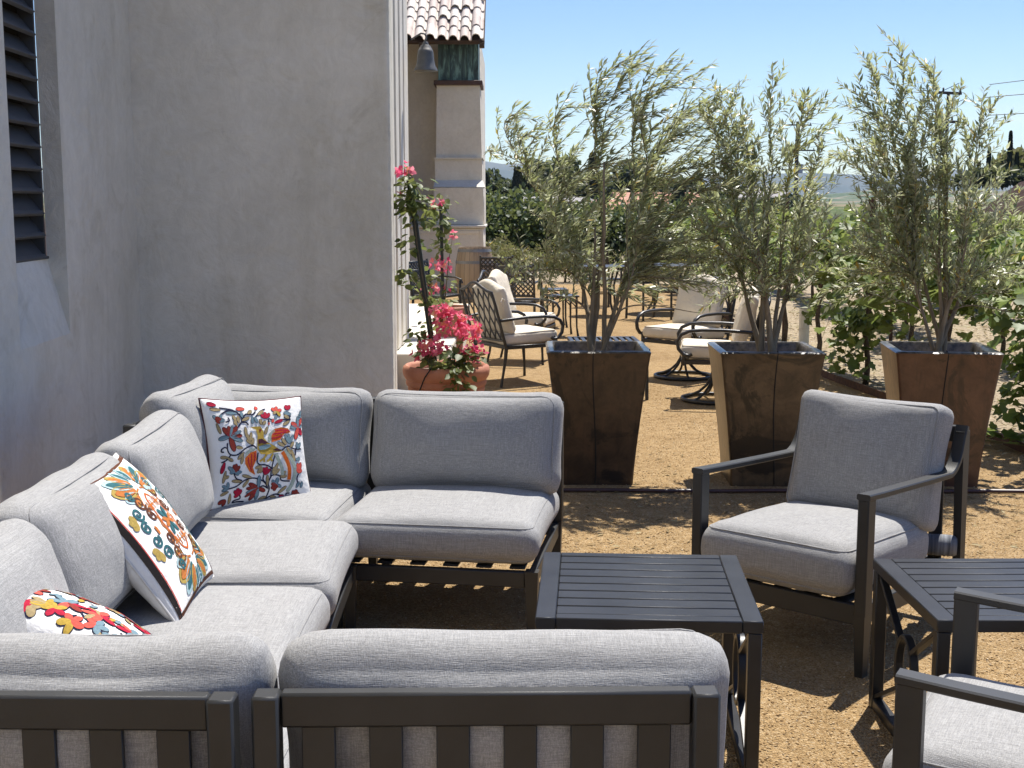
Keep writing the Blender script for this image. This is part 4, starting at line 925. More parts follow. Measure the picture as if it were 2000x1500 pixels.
olive('slim upright olive tree in the olive brown middle planter', (1.50, 7.56, .73), [(-0.40, 1.46), (-0.32, 1.54), (-0.23, 1.55), (0.03, 1.65), (0.19, 1.53), (0.19, 1.46), (0.27, 1.27), (-0.15, 1.41), (-0.28, 1.24), (-0.03, 1.24), (0.34, 1.03), (-0.40, 1.03), (-0.48, 0.79), (0.34, 0.76), (-0.37, 0.52), (0.34, 0.52), (-0.25, 0.35), (0.25, 0.35), (-0.09, 1.03), (0.09, 1.01), (-0.19, 0.79), (0.19, 0.76), (0.00, 0.73), (-0.50, 0.61), (-0.09, 0.44), (0.09, 0.50), (-0.40, 0.73), (-0.28, 0.64), (0.28, 0.64), (0.15, 0.55), (-0.15, 0.55), (-0.34, 0.85), (0.25, 0.87), (0.03, 0.90)],
      [(-.10, .75), (.02, .95), (.14, .80), (-.16, .55), (.20, .6), (.0, 1.1)], 22, .12, .82)
olive('tallest olive tree in the reddish brown planter at right', (2.54, 7.56, .73), [(-0.32, 1.83), (-0.44, 1.75), (-0.54, 1.57), (-0.47, 1.39), (-0.14, 1.70), (-0.04, 1.64), (0.05, 1.47), (0.19, 1.52), (0.20, 1.36), (-0.60, 1.22), (-0.56, 1.14), (-0.45, 1.03), (-0.23, 1.27), (-0.60, 0.76), (-0.68, 0.64), (0.45, 0.85), (0.46, 0.64), (0.45, 0.41), (0.23, 0.99), (0.31, 0.79), (-0.39, 0.38), (-0.54, 0.50), (0.36, 0.29), (0.02, 1.11), (-0.14, 0.85), (-0.33, 1.49), (-0.26, 1.02), (-0.39, 0.73), (0.11, 0.76), (-0.17, 0.55), (0.11, 0.47), (-0.03, 1.37), (-0.64, 0.38), (-0.26, 0.32), (0.57, 0.50), (-0.45, 1.28), (-0.45, 0.61), (-0.33, 0.52), (0.26, 0.58), (-0.05, 0.67), (0.17, 0.38), (-0.08, 0.38), (-0.54, 0.90), (0.42, 0.96)],
      [(-.12, .70), (-.04, .95), (.10, .72), (.22, .62), (-.20, .50), (.02, 1.15)], 23, -.15, .95)
# irrigation pipe lying in front of the planters
mb = MB(); mb.tube([(-.9 + k * .3, 7.20 + .012 * math.sin(k * 1.7) - .012 * k * .3, .014) for k in range(15)], .011, 8)
tag(obj('irrigation_pipe', mb, simple('brown_poly_pipe', (.055, .022, .016), (.08, .035, .025), 6, .35)), 'brown irrigation pipe lying along the foot of the planters', 'pipe')
mb = MB(); mb.tube([(3.10, 12.6, .02), (3.22, 11.9, .03), (3.3, 11.3, .035), (3.34, 10.9, .03), (3.42, 10.6, .02), (3.55, 10.3, .0)], .012, 6)
tag(obj('drip_hose', mb, simple('grey_hose', (.30, .28, .25), (.36, .34, .3), 6, .5)), 'short pale drip hose on the soil beside the edging', 'hose')

# ------------------------------------------------------------------ bougainvillea in terracotta pots
def pot(label, loc, prof, soil_z, soil_r, drip=False):
    t = thing('terracotta_pot', label, 'pot', loc, 0, 'terracotta pots by the stoop')
    mb = MB(); mb.lathe(prof, 48); obj('body', mb, M_TERRA, t, 40)
    mb = MB(); mb.v = [(soil_r * math.cos(2 * math.pi * k / 32), soil_r * math.sin(2 * math.pi * k / 32), soil_z) for k in range(32)]; mb.f = [tuple(range(32))]; obj('soil', mb, M_PSOIL, t, None)
    if drip:
        mb = MB(); mb.tube([(-.06, -.2, soil_z + .01), (-.09, -.29, .475), (-.10, -.325, .46), (-.14, -.312, .40), (-.18, -.27, .30), (-.19, -.25, .2), (-.19, -.24, .02)], .005, 6); obj('drip_line', mb, M_DARK, t, 179)
    return t
pot('wide ribbed terracotta bowl of bougainvillea behind the sofa', (-.488, 9.42, 0), [(.0, 0), (.20, 0), (.21, .02), (.245, .18), (.262, .255), (.282, .262), (.287, .285), (.282, .305), (.296, .312), (.301, .335), (.296, .352), (.305, .36), (.318, .385), (.324, .42), (.318, .448), (.300, .462), (.285, .458), (.272, .44), (.268, .40), (.26, .38)], .405, .265, True)
pot('tall narrow terracotta pot standing by the stoop', (-.61, 12.5, 0), [(0, 0), (.10, 0), (.105, .03), (.155, .54), (.158, .55), (.185, .56), (.192, .59), (.190, .635), (.178, .648), (.168, .64), (.160, .60), (.15, .58)], .595, .155)
def bougain(label, loc, stake, tie, leaf_spots, flower_spots, stems, seed):
    t = thing('bougainvillea', label, 'plant', loc, 0, 'staked bougainvilleas'); rg = random.Random(seed); o = Vector(loc)
    mb = MB(); a, b = Vector(stake[0]) - o, Vector(stake[1]) - o; mb.bar(a, b, stake[2], stake[2], .003); obj('stake', mb, M_STAKE, t)
    mb = MB()
    for path in stems: mb.tube([Vector(p) - o for p in path], [.007 - .005 * i / (len(path) - 1) for i in range(len(path))], 6)
    obj('stems', mb, simple('bougainvillea_stem_%d' % seed, (.09, .08, .05), (.16, .13, .09), 30, .8), t, 179)
    P = []; D = []; U = []; L = []; T = []
    for x, y, z, r, n, l in leaf_spots:
        for k in range(int(n * 1.9)):
            v = Vector((rg.gauss(0, 1), rg.gauss(0, 1), rg.gauss(0, 1))) * .5
            P.append((x + v.x * r - o.x, y + v.y * r - o.y, z + v.z * r * 1.2 - o.z)); D.append((v.x + rg.gauss(0, .5), v.y + rg.gauss(0, .5), -.3 + rg.gauss(0, .4))); U.append((rg.gauss(0, .5), -.4 + rg.gauss(0, .5), 1)); L.append(l * rg.uniform(.75, 1.5)); T.append(min(1, max(0, rg.gauss(.5, .25))))
    obj('leaves', leaf_mesh('leaves', M_BLEAF, T_OVAL, F_OVAL, P, D, U, L, T), None, t)
    P = []; D = []; U = []; L = []; T = []
    for x, y, z, rx, rz_, n in flower_spots:
        for k in range(int(n * .8)):
            v = Vector((rg.gauss(0, 1), rg.gauss(0, 1), rg.gauss(0, 1))); v = v.normalized() * rg.random() ** .33
            c = Vector((x + v.x * rx - o.x, y + v.y * rx * .8 - o.y, z + v.z * rz_ - o.z)); tn = rg.random()
            ax = (v + Vector((rg.gauss(0, .4), -.3 + rg.gauss(0, .4), .3 + rg.gauss(0, .4)))).normalized(); s = ax.orthogonal(); s.rotate(Matrix.Rotation(rg.uniform(0, 6), 3, ax))
            for q in range(3):
                s.rotate(Matrix.Rotation(2.094, 3, ax)); P.append(tuple(c)); D.append(tuple(s * .8 + ax * .75)); U.append(tuple(ax - s * .3)); L.append(rg.uniform(.032, .046)); T.append(min(1, max(0, tn + rg.gauss(0, .12))))
    fo = obj('flowers', leaf_mesh('flowers', M_BRACT, T_OVAL, F_OVAL, P, D, U, L, T), None, t); fo['kind'] = 'stuff'
    return t
bougain('pink bougainvillea on a leaning stake in the wide terracotta bowl', (-.488, 9.42, .40), ((-0.570, 9.42, 0.447), (-0.751, 9.42, 1.834), .040),
        None, [(-0.714, 9.4, 1.760, .09, 26, .065), (-0.744, 9.4, 1.668, .10, 22, .065), (-0.701, 9.4, 1.558, .10, 20, .06), (-0.726, 9.4, 1.335, .07, 10, .06), (-0.788, 9.4, 1.149, .07, 10, .055), (-0.751, 9.4, 1.092, .06, 8, .05), (-0.663, 9.4, 1.650, .08, 14, .06),
                (-0.602, 9.4, 0.923, .07, 12, .055), (-0.585, 9.4, 0.735, .07, 12, .05), (-0.607, 9.3, 0.519, .07, 14, .06), (-0.371, 9.2, 0.531, .09, 26, .065), (-0.443, 9.15, 0.481, .09, 24, .06), (-0.304, 9.2, 0.531, .07, 12, .055), (-0.393, 9.08, 0.361, .09, 22, .065), (-0.703, 9.3, 0.669, .06, 8, .055), (-0.490, 9.4, 0.886, .06, 8, .05)],
        [(-0.779, 9.4, 1.881, .075, .055, 16), (-0.807, 9.4, 1.694, .02, .02, 2), (-0.517, 9.35, 0.845, .085, .07, 34), (-0.450, 9.35, 0.770, .10, .09, 50), (-0.344, 9.3, 0.744, .11, .09, 56), (-0.280, 9.3, 0.688, .06, .06, 22), (-0.591, 9.3, 0.624, .085, .08, 40), (-0.665, 9.28, 0.559, .06, .06, 20), (-0.514, 9.25, 0.562, .06, .05, 14), (-0.259, 9.2, 0.568, .07, .055, 24), (-0.341, 9.2, 0.568, .05, .05, 10), (-0.562, 9.4, 1.186, .03, .03, 4)],
        [[(-0.431, 9.3, 0.435), (-0.411, 9.28, 0.559), (-0.355, 9.3, 0.669), (-0.317, 9.3, 0.744)], [(-0.569, 9.4, 0.449), (-0.621, 9.4, 0.886), (-0.692, 9.4, 1.335), (-0.722, 9.4, 1.632), (-0.742, 9.4, 1.834)], [(-0.569, 9.4, 0.449), (-0.637, 9.3, 0.556), (-0.666, 9.3, 0.632)], [(-0.431, 9.3, 0.435), (-0.393, 9.1, 0.395), (-0.393, 9.08, 0.324)], [(-0.621, 9.4, 0.886), (-0.695, 9.4, 1.036), (-0.776, 9.4, 1.149)]], 31)
bougain('slender bougainvillea on an upright stake in the tall terracotta pot', (-.61, 12.5, .59), ((-0.672, 12.5, 0.533), (-0.688, 12.5, 1.635), .030),
        None, [(-0.704, 12.5, 1.552, .12, 34, .07), (-0.685, 12.5, 1.404, .10, 18, .065), (-0.657, 12.5, 1.231, .07, 10, .06), (-0.774, 12.5, 0.934, .09, 12, .06), (-0.890, 12.5, 0.784, .09, 10, .07), (-0.624, 12.5, 0.859, .05, 6, .06), (-0.696, 12.5, 1.231, .06, 8, .06), (-0.651, 12.5, 0.684, .08, 12, .06), (-0.776, 12.5, 0.684, .08, 12, .06)],
        [(-0.733, 12.5, 1.650, .11, .05, 18), (-0.576, 12.5, 1.330, .05, .04, 7), (-0.723, 12.5, 1.073, .09, .07, 22), (-0.648, 12.5, 1.033, .08, .06, 16), (-0.785, 12.5, 0.809, .08, .05, 12), (-0.630, 12.5, 0.804, .03, .04, 5), (-0.869, 12.5, 0.834, .05, .06, 6)],
        [[(-0.672, 12.5, 0.533), (-0.623, 12.5, 1.033), (-0.576, 12.5, 1.320)], [(-0.672, 12.5, 0.533), (-0.750, 12.5, 0.784), (-0.849, 12.5, 0.834)], [(-0.672, 12.5, 0.533), (-0.687, 12.5, 1.132), (-0.704, 12.5, 1.576)]], 32)

# ------------------------------------------------------------------ cast aluminium lounge chairs with cream cushions
M_CPIPE = simple('taupe_piping', (.16, .13, .10), (.22, .18, .14), 20, .9)
def top_arch(x, hw): return .86 + .075 * (math.cos(math.pi * x / hw) * .5 + .5) ** 1.3        # camel-back outline
def lounge_chair(label, loc, rz, seed, swivel=False):
    t = thing('lounge_chair', label, 'chair', loc, rz, 'cast metal lounge chairs with cream cushions'); hw = .29; zs = .37
    rec = math.tan(R(16))
    def B(x, z): return (x, .27 + (z - .36) * rec, z)
    # back outline
    pts = [B(-hw, .34)] + [B(-hw - .01, .36 + k * .125) for k in range(4)]
    for k in range(13): x = -hw + 2 * hw * k / 12; pts.append(B(x, top_arch(x, hw)))
    pts += [B(hw + .01, .36 + k * .125) for k in range(3, -1, -1)] + [B(hw, .34)]
    mb = MB(); mb.tube(pts, .014, 8); obj('back_frame', mb, M_CAST, t, 60)
    mb = MB(); mb.tube([B(-hw, .42), B(0, .415), B(hw, .42)], .012, 6); obj('back_rail', mb, M_CAST, t, 60)
    # lattice of waved bars meeting in diamonds
    mb = MB(); nc = 6; cw = 2 * hw / nc
    for i in range(nc + 1):
        for ph in (0, 1):
            p = []
            for k in range(21):
                z = .42 + k / 20 * .46; x = -hw + i * cw + (cw / 2) * (1 if ph else -1) * (.5 + .5 * math.cos((z - .42) / .115 * math.pi)) * .98
                x = max(-hw, min(hw, x))
                if z < top_arch(x, hw): p.append(B(x, z))
            if len(p) > 3: mb.tube(p, .0085, 5, flat=.8)
    obj('lattice', mb, M_CAST, t, 60)
    for sx in (-1, 1):
        x = sx * (hw + .035)
        p = [B(sx * hw, .60), (x, .22, .615), (x, .05, .625), (x, -.12, .625), (x, -.22, .615), (x, -.285, .585), (x, -.315, .53), (x, -.305, .47), (x, -.265, .425), (x, -.22, .415), (x, -.195, .43)]
        q = []
        for i in range(len(p) - 1):
            a, b = Vector(p[i]), Vector(p[i + 1]); q += [a, a.lerp(b, .5)]
        q.append(Vector(p[-1])); mb = MB(); mb.tube(q, .015, 8, flat=1.25); obj('arm', mb, M_CAST, t, 60)
        mb = MB(); mb.box((sx * hw, -.26, .385), (.03, .03, .11), .005); obj('arm_bracket', mb, M_CAST, t)
    mb = MB(); mb.box((0, -.27, zs - .01), (2 * hw, .028, .035)); mb.box((0, .26, zs - .01), (2 * hw, .028, .035)); mb.box((-hw, 0, zs - .012), (.028, .52, .035)); mb.box((hw, 0, zs - .012), (.028, .52, .035)); obj('seat_frame', mb, M_CAST, t)
    for k in range(5): mb = MB(); mb.box((-.23 + k * .115, 0, zs - .012), (.03, .51, .008), .001); obj('seat_slat', mb, M_CAST, t)
    if swivel:
        mb = MB(); mb.tube([(.27 * math.cos(2 * math.pi * k / 36), .27 * math.sin(2 * math.pi * k / 36), .020) for k in range(36)], .017, 8, closed=True); obj('base_ring', mb, M_CAST, t, 60)
        mb = MB(); mb.tube([(0, 0, .17), (0, 0, .355)], .026, 12); mb.box((0, 0, .335), (.24, .20, .02)); obj('swivel_post', mb, M_CAST, t)
        for k in range(6):
            a = k * math.pi / 3 + .3; c_, s_ = math.cos(a), math.sin(a)
            mb = MB(); mb.tube([(r_ * c_, r_ * s_, z) for r_, z in ((.022, .25), (.035, .19), (.07, .13), (.13, .075), (.20, .04), (.262, .024))], .012, 6); obj('base_leg', mb, M_CAST, t, 60)
    else:
        for sx in (-1, 1):
            for y0, dy in ((-.26, -.015), (.26, .06)):
                mb = MB(); p = [(sx * hw, y0, .36), (sx * (hw + .004), y0 + dy * .2, .25), (sx * (hw - .004), y0 + dy * .5, .12), (sx * (hw + .006), y0 + dy, .0)]; mb.tube(p, [.019, .016, .012, .014], 8); obj('leg', mb, M_CAST, t, 60)
    cushion('seat_cushion', t, .56, .56, .115, .035, .020, seed, (0, -.01, .432), (R(-2), 0, 0), M_CREAM, M_CPIPE, wr=.008, n=14)
    o = cushion('back_cushion', t, .54, .43, .10, .04, .030, seed + .3, (0, .232, .688), (R(74), 0, 0), M_CREAM, M_CPIPE, wr=.016, n=18, arch=.075)
    if seed == int(seed):
        mb = MB(); mb.tube([(-.275, .10, -.01), (-.30, .13, -.04), (-.31, .11, -.065), (-.30, .02, -.05)], .006, 5); obj('tie', mb, M_CREAM, o, 60)
    return t
lounge_chair('cream cushioned lattice-back chair seen from behind, next to the terracotta bowl', (.03, 11.80, 0), R(120), 41)
lounge_chair('cream cushioned lattice-back chair behind the one beside the terracotta bowl', (.12, 13.35, 0), R(76), 42)
lounge_chair('cream swivel chair facing left right behind the middle planter', (1.70, 10.62, 0), R(-98), 43, True)
lounge_chair('cream swivel chair turned towards the camera between the two planters', (1.63, 12.05, 0), R(-44), 44, True)
# low slatted coffee table
t = thing('coffee_table', 'low black slatted coffee table behind the leftmost planter', 'table', (.83, 11.15, 0), R(2))
for x in (-.29, .29): mb = MB(); mb.box((x, 0, .42), (.04, 1.04, .03)); obj('top_frame', mb, M_TAB, t)
for y in (-.5, .5): mb = MB(); mb.box((0, y, .4195), (.54, .04, .03)); obj('top_frame', mb, M_TAB, t)
for k in range(9): mb = MB(); mb.box((-.235 + k * .0587, 0, .424), (.036, .96, .014), .002); obj('slat', mb, M_TAB, t)
for sx in (-1, 1):
    for sy in (-1, 1): mb = MB(); mb.taper((sx * .29, sy * .49, 0), (sx * .28, sy * .48, .404), .026, .036); obj('leg', mb, M_TAB, t, None)

# ------------------------------------------------------------------ black dining chairs and tables further back
def lattice_panel(w, h, cell, r):
    mb = MB(); n = int((w + h) / cell)
    for sg in (1, -1):
        for i in range(-n, n + 1):
            # lines x + sg*z = c clipped to the panel
            c = i * cell; pts = []
            for z in (0, h):
                x = c - sg * z
                if -w / 2 <= x <= w / 2: pts.append((x, 0, z))
            for x in (-w / 2, w / 2):
                z = (c - x) * sg
                if 0 < z < h: pts.append((x, 0, z))
            if len(pts) >= 2: mb.bar(pts[0], pts[1], r, r * 1.3, .001)
    return mb
def dining_chair(label, loc, rz):
    t = thing('dining_chair', label, 'chair', loc, rz, 'black lattice-back dining chairs'); w = .46
    for sx in (-1, 1):
        mb = MB(); mb.bar((sx * w / 2, .24, 0), (sx * w / 2, .22, .42), .028, .028); mb.bar((sx * w / 2, .22, .42), (sx * w / 2, .31, .90), .026, .026); obj('rear_post', mb, M_CAST, t)
        mb = MB(); mb.bar((sx * w / 2, -.23, 0), (sx * w / 2, -.22, .62), .026, .026); obj('front_leg', mb, M_CAST, t)
        mb = MB(); mb.tube([(sx * w / 2, .27, .66), (sx * w / 2, .05, .67), (sx * w / 2, -.15, .66), (sx * w / 2, -.24, .63), (sx * w / 2, -.26, .58)], .014, 6); obj('arm', mb, M_CAST, t)
    Mx = Matrix.Translation((0, .235, .50)) @ Matrix.Rotation(R(-10.5), 4, 'X')
    mb = MB(); p = lattice_panel(w - .02, .36, .062, .013); mb.add(p.v, p.f, Mx); obj('back_lattice', mb, M_CAST, t, None)
    for z in (0, .255, .37): mb = MB(); mb.box((0, 0, z), (w, .022, .026), .003, Mx); obj('back_rail', mb, M_CAST, t)
    mb = MB(); mb.box((0, -.22, .425), (w, .03, .03)); mb.box((0, .21, .425), (w, .03, .03)); mb.box((-w / 2, 0, .425), (.03, .42, .03)); mb.box((w / 2, 0, .425), (.03, .42, .03)); obj('seat_frame', mb, M_CAST, t)
    for k in range(7): mb = MB(); mb.box((-w / 2 + .04 + k * (w - .08) / 6, -.005, .435), (.042, .40, .012), .002); obj('seat_slat', mb, M_CAST, t)
    return t
dc = dining_chair('black lattice-back dining chair just behind the rear cream chair', (.10, 16.1, 0), R(168))
dup(dc, (-.20, 18.6, 0), R(176), 'black lattice-back dining chair in front of the wine barrel')
dup(dc, (-1.0, 17.0, 0), R(60), 'black armchair half hidden behind the tall terracotta pot')
dup(dc, (1.95, 18.2, 0), R(25), 'black dining chair left of the far round table')
dup(dc, (3.0, 19.6, 0), R(-70), 'black dining chair on the right side of the far round table')
dup(dc, (1.45, 20.6, 0), R(150), 'black dining chair farthest back beneath the olive branches')
def round_table(label, loc, r, h=.72):
    t = thing('round_table', label, 'table', loc, 0, 'black round patio tables')
    mb = MB(); mb.lathe([(0, h - .012), (r, h - .012), (r + .006, h), (r, h + .006), (0, h + .006)], 32); obj('tabletop', mb, M_CAST, t, 40)
    for k in range(4):
        a = k * math.pi / 2 + .5; mb = MB(); mb.tube([(q * math.cos(a), q * math.sin(a), z) for q, z in ((r * .75, h - .015), (r * .5, h * .6), (r * .55, h * .25), (r * .8, 0))], .016, 6); obj('leg', mb, M_CAST, t, 60)
    mb = MB(); mb.tube([(r * .52 * math.cos(a), r * .52 * math.sin(a), h * .45) for a in [2 * math.pi * k / 20 for k in range(20)]], .01, 5, closed=True); obj('stretcher_ring', mb, M_CAST, t, 60)
    return t
round_table('black round patio table under the left olive branches', (2.35, 19.3, 0), .50)
round_table('black round bistro table beside the dining chairs far back', (1.35, 18.9, 0), .36)
def end_table(label, loc, rz):
    t = thing('end_table', label, 'table', loc, rz, 'small black end tables'); w, h = .36, .50
    mb = MB(); mb.box((0, 0, h), (w, w, .022), .006); obj('tabletop', mb, M_CAST, t)
    for sx in (-1, 1):
        for sy in (-1, 1):
            mb = MB(); x, y = sx * (w / 2 - .03), sy * (w / 2 - .03); mb.tube([(x, y, h - .01), (x, y, .3), (x * 1.02, y * 1.02, .12), (x * 1.12, y * 1.12, 0)], [.015, .013, .011, .016], 6); obj('leg', mb, M_CAST, t, 60)
        for ax in (0, 1):
            mb = MB(); p = []
            for k in range(9):
                u = (-1 + k / 4) * (w / 2 - .03); z = h - .04 - .10 * (u / (w / 2 - .03)) ** 2; c = sx * (w / 2 - .03); p.append((u, c, z) if ax else (c, u, z))
            mb.tube(p, .008, 5); obj('arch_brace', mb, M_CAST, t, 60)
    return t
end_table('small black arched end table nearest the olive trunk', (.62, 15.9, 0), R(12))
end_table('small black arched end table behind another one', (.55, 17.1, 0), R(4))
# wine barrel
t = thing('wine_barrel', 'weathered oak wine barrel with grey hoops by the far building', 'barrel', (-.635, 21.8, 0))
def stave_mat():
    m = bpy.data.materials.new('oak_staves'); nt, b = nodes(m); b.inputs['Roughness'].default_value = .75
    tc = nt.nodes.new('ShaderNodeTexCoord'); sp_ = nt.nodes.new('ShaderNodeSeparateXYZ'); nt.links.new(tc.outputs['Object'], sp_.inputs[0])
    an = math_(nt, 'ARCTAN2', sp_.outputs[1], sp_.outputs[0]); k = math_(nt, 'MULTIPLY', an, 24 / 6.2832)
    wn_ = nt.nodes.new('ShaderNodeTexWhiteNoise'); wn_.noise_dimensions = '1D'; nt.links.new(math_(nt, 'FLOOR', k), wn_.inputs['W'])
    c = ramp(nt, wn_.outputs['Value'], [(0, (.26, .19, .12)), (1, (.42, .33, .23))])
    fr_ = math_(nt, 'FRACT', k); edge = ramp(nt, fr_, [(.0, (.35, .35, .35)), (.07, (1, 1, 1)), (.95, (1, 1, 1)), (1, (.35, .35, .35))])
    c = mixc(nt, 1, c, edge, 'MULTIPLY'); c = mixc(nt, .5, c, ramp(nt, noise(nt, coords(nt, (30, 30, 3)), 1, 4), [(.3, (.6, .58, .55)), (.7, (1, 1, 1))]), 'MULTIPLY')
    nt.links.new(c, b.inputs['Base Color']); return m
bp = lambda z: .268 + .062 * math.sin(math.pi * z / .90)
mb = MB(); mb.lathe([(0, .02), (.255, .02), (.262, 0)] + [(bp(z), z) for z in [k * .90 / 16 for k in range(17)]] + [(.255, .90), (.25, .875), (0, .875)], 48); obj('body', mb, stave_mat(), t, 40)
M_HOOP = simple('galvanised_hoop', (.20, .20, .20), (.28, .28, .28), 8, .55, .6)
for z in (.055, .25, .65, .845):
    mb = MB(); mb.lathe([(bp(z - .024) + .002, z - .024), (bp(z - .024) + .006, z - .024), (bp(z + .024) + .006, z + .024), (bp(z + .024) + .002, z + .024)], 48); obj('hoop', mb, M_HOOP, t, 40)

# ------------------------------------------------------------------ grape vines
def vine(label, loc, seed, n, tall=1.75, drop=False, spread=.75, lscale=1.0, proto=None, shoots=7):
    t = thing('grape_vine', label, 'vine', loc, 0, 'grape vines in rows'); rg = random.Random(seed)
    mb = MB(); mb.tube([(0, 0, -.02), (.02, .01, .2), (-.015, .02, .45), (.01, -.02, .75), (0, .12, .9), (0, .5, .93), (0, .85, .95)], [.032, .026, .024, .024, .02, .014, .008], 7)
    mb.tube([(0, 0, .72), (0, -.15, .9), (0, -.5, .94), (0, -.85, .93)], [.022, .018, .013, .008], 7); obj('trunk', mb, M_VBARK, t, 179)
    P = []; D = []; U = []; L = []; T = []
    paths = []
    for k in range(shoots * 2):
        y = -.9 + 1.8 * (k + rg.random()) / (shoots * 2); sgn = rg.choice((-1, 1)); top = rg.uniform(tall - .5, tall + .12); out = rg.uniform(.05, .55)
        hang = rg.random() < .55
        a = Vector((0, y, .93)); c1 = a + Vector((sgn * .10, 0, .45)); c2 = Vector((sgn * out * .6, y + rg.uniform(-.2, .2), top)); e = Vector((sgn * out, y + rg.uniform(-.35, .35), top if not hang else rg.uniform(.35, 1.0)))
        paths.append(bez(a, c1, c2, e, 10))
    if drop:
        for k in range(3): paths.append(bez((0, rg.uniform(-.1, .1), .5), (-.2, -.1, .8), (-.28 + rg.uniform(-.1, .1), -.2, .5), (-.15 + rg.uniform(-.1, .1), -.1, .08), 10))
    st = MB()
    for p in paths: st.tube(p, [.004 - .0026 * i / 10 for i in range(11)], 4, cap=False)
    obj('shoots', st, M_BLST, t, 179)
    per = max(2, int(2.4 * n / len(paths)))
    for p in paths:
        for q in range(per):
            f = rg.random() * 9.99; i_ = int(f); c = p[i_].lerp(p[min(10, i_ + 1)], f - i_) + Vector((rg.gauss(0, .10), rg.gauss(0, .10), rg.gauss(0, .09)))
            if c.z < .05: continue
            P.append(tuple(c)); a = rg.uniform(0, 6.28); D.append((math.cos(a), math.sin(a), rg.uniform(-.9, -.1))); U.append((rg.gauss(0, .5) + math.copysign(.35, c.x), rg.gauss(0, .5) - .15, .8)); L.append(lscale * rg.uniform(.06, .118)); T.append(min(1, max(0, rg.gauss(.45 + .25 * (c.z > tall - .35), .24))))
    obj('foliage', leaf_mesh('foliage', M_VINE, T_VINE, F_VINE, P, D, U, L, T), None, t); return t
M_BLST = simple('vine_shoot', (.10, .10, .04), (.16, .13, .06), 20, .7)
vine('nearest grape vine at the right edge with tall shoots', (3.66, 8.6, 0), 51, 560, 1.40, True)
vine('grape vine right behind the reddish brown planter', (3.46, 10.1, 0), 52, 480, 1.35, False)
vine('grape vine with a shoot trailing to the ground near the edging', (3.24, 11.62, 0), 53, 420, 1.35, True)
vine('grape vine beside the white grow tube', (3.20, 13.3, 0), 54, 400, 1.4)
va = vine('grape vine in the second row, in front of the others', (4.66, 14.9, 0), 55, 420, 1.42)
vb = vine('grape vine in the second row at its near end', (5.5, 11.6, 0), 56, 440, 1.42)
vc = vine('grape vine of the first row beside the post behind the grow tube', (3.25, 15.2, 0), 57, 320, 1.42, lscale=1.15)
rg = random.Random(77); srcs = [va, vb, vc]
for row, (x0, ys_) in enumerate(((3.25, (17.1, 19, 20.9, 22.8, 24.7)), (5.15, (9.7, 13.3, 16.7, 18.5, 20.3, 22.1, 24)), (7.2, (10, 11.9, 13.8, 15.7, 17.6, 19.5, 21.4, 23.3)), (9.3, (13, 15, 17, 19, 21, 23)), (11.4, (17, 19, 21, 23, 25)))):
    for k_, y in enumerate(ys_):
        nm = ('first', 'second', 'third', 'fourth', 'fifth')[row]; od = ('nearest', 'second nearest', 'third nearest', 'fourth nearest', 'fifth nearest', 'sixth nearest', 'seventh nearest', 'farthest')[k_]
        dup(rg.choice(srcs), (x0 + rg.uniform(-.05, .05), y, 0), rg.choice((0, math.pi)), 'grape vine of the %s row from the terrace, %s of its background vines' % (nm, od), rg.uniform(.92, 1.06))
# low stray shoot creeping over the gravel edge
P = []; D = []; U = []; L = []; T = []
for k in range(70):
    f = rg.random(); P.append((3.05 + f * .75 + rg.gauss(0, .05), 8.75 - f * .9 + rg.gauss(0, .07), .05 + rg.random() * .08)); a = rg.uniform(0, 6.28); D.append((math.cos(a), math.sin(a), rg.gauss(0, .2))); U.append((rg.gauss(0, .3), rg.gauss(0, .3), 1)); L.append(rg.uniform(.06, .11)); T.append(min(1, max(0, rg.gauss(.7, .2))))
t = thing('vine_runner', 'low green vine runner creeping onto the gravel at right edge', 'plant', (3.4, 8.3, 0))
me = leaf_mesh('foliage', M_VINE, T_VINE, F_VINE, np.array(P) - np.array([3.4, 8.3, 0]), D, U, L, T); obj('foliage', me, None, t)
mb = MB(); mb.tube([(-.38, .46, .03), (-.1, .12, .06), (.2, -.2, .05), (.5, -.55, .06)], .006, 5); obj('stem', mb, M_BLST, t)
# trellis posts and wires
def post(label, loc, h=1.7):
    t = thing('trellis_post', label, 'post', loc, 0, 'rusty trellis posts')
    mb = MB(); mb.box((0, 0, h / 2), (.035, .035, h), .004); obj('post', mb, M_RUST, t); mb = MB(); mb.box((0, 0, .95), (.045, .045, .012), .002); obj('wire_clip', mb, M_WIRE, t); return t
pp = post('rusty trellis post beside the vine trailing to the ground', (3.27, 11.70, 0))
for x, y, lb in ((4.40, 14.8, 'rusty trellis post in the second vine row'), (3.26, 15.3, 'rusty trellis post behind the white grow tube'), (5.5, 11.7, 'rusty trellis post at the near end of second row'), (3.6, 8.4, 'rusty trellis post nearest to the right edge'), (5.15, 18.6, 'rusty trellis post farther down the second row')): dup(pp, (x, y, 0), 0, lb)
t = thing('grow_tube', 'white plastic grow tube around a young vine', 'grow tube', (3.15, 13.75, 0), .2)
mb = MB(); mb.lathe([(.058, 0), (.058, .52), (.054, .522), (.054, .02)], 12, Matrix.Diagonal((1, .8, 1, 1))); obj('tube', mb, simple('white_plastic', (.62, .62, .58), (.70, .70, .66), 9, .5), t, 20)
for z in (.12, .3, .44): mb = MB(); mb.lathe([(.060, z), (.062, z + .004), (.060, z + .008)], 12, Matrix.Diagonal((1, .8, 1, 1))); obj('rib', mb, M_TRIM, t)
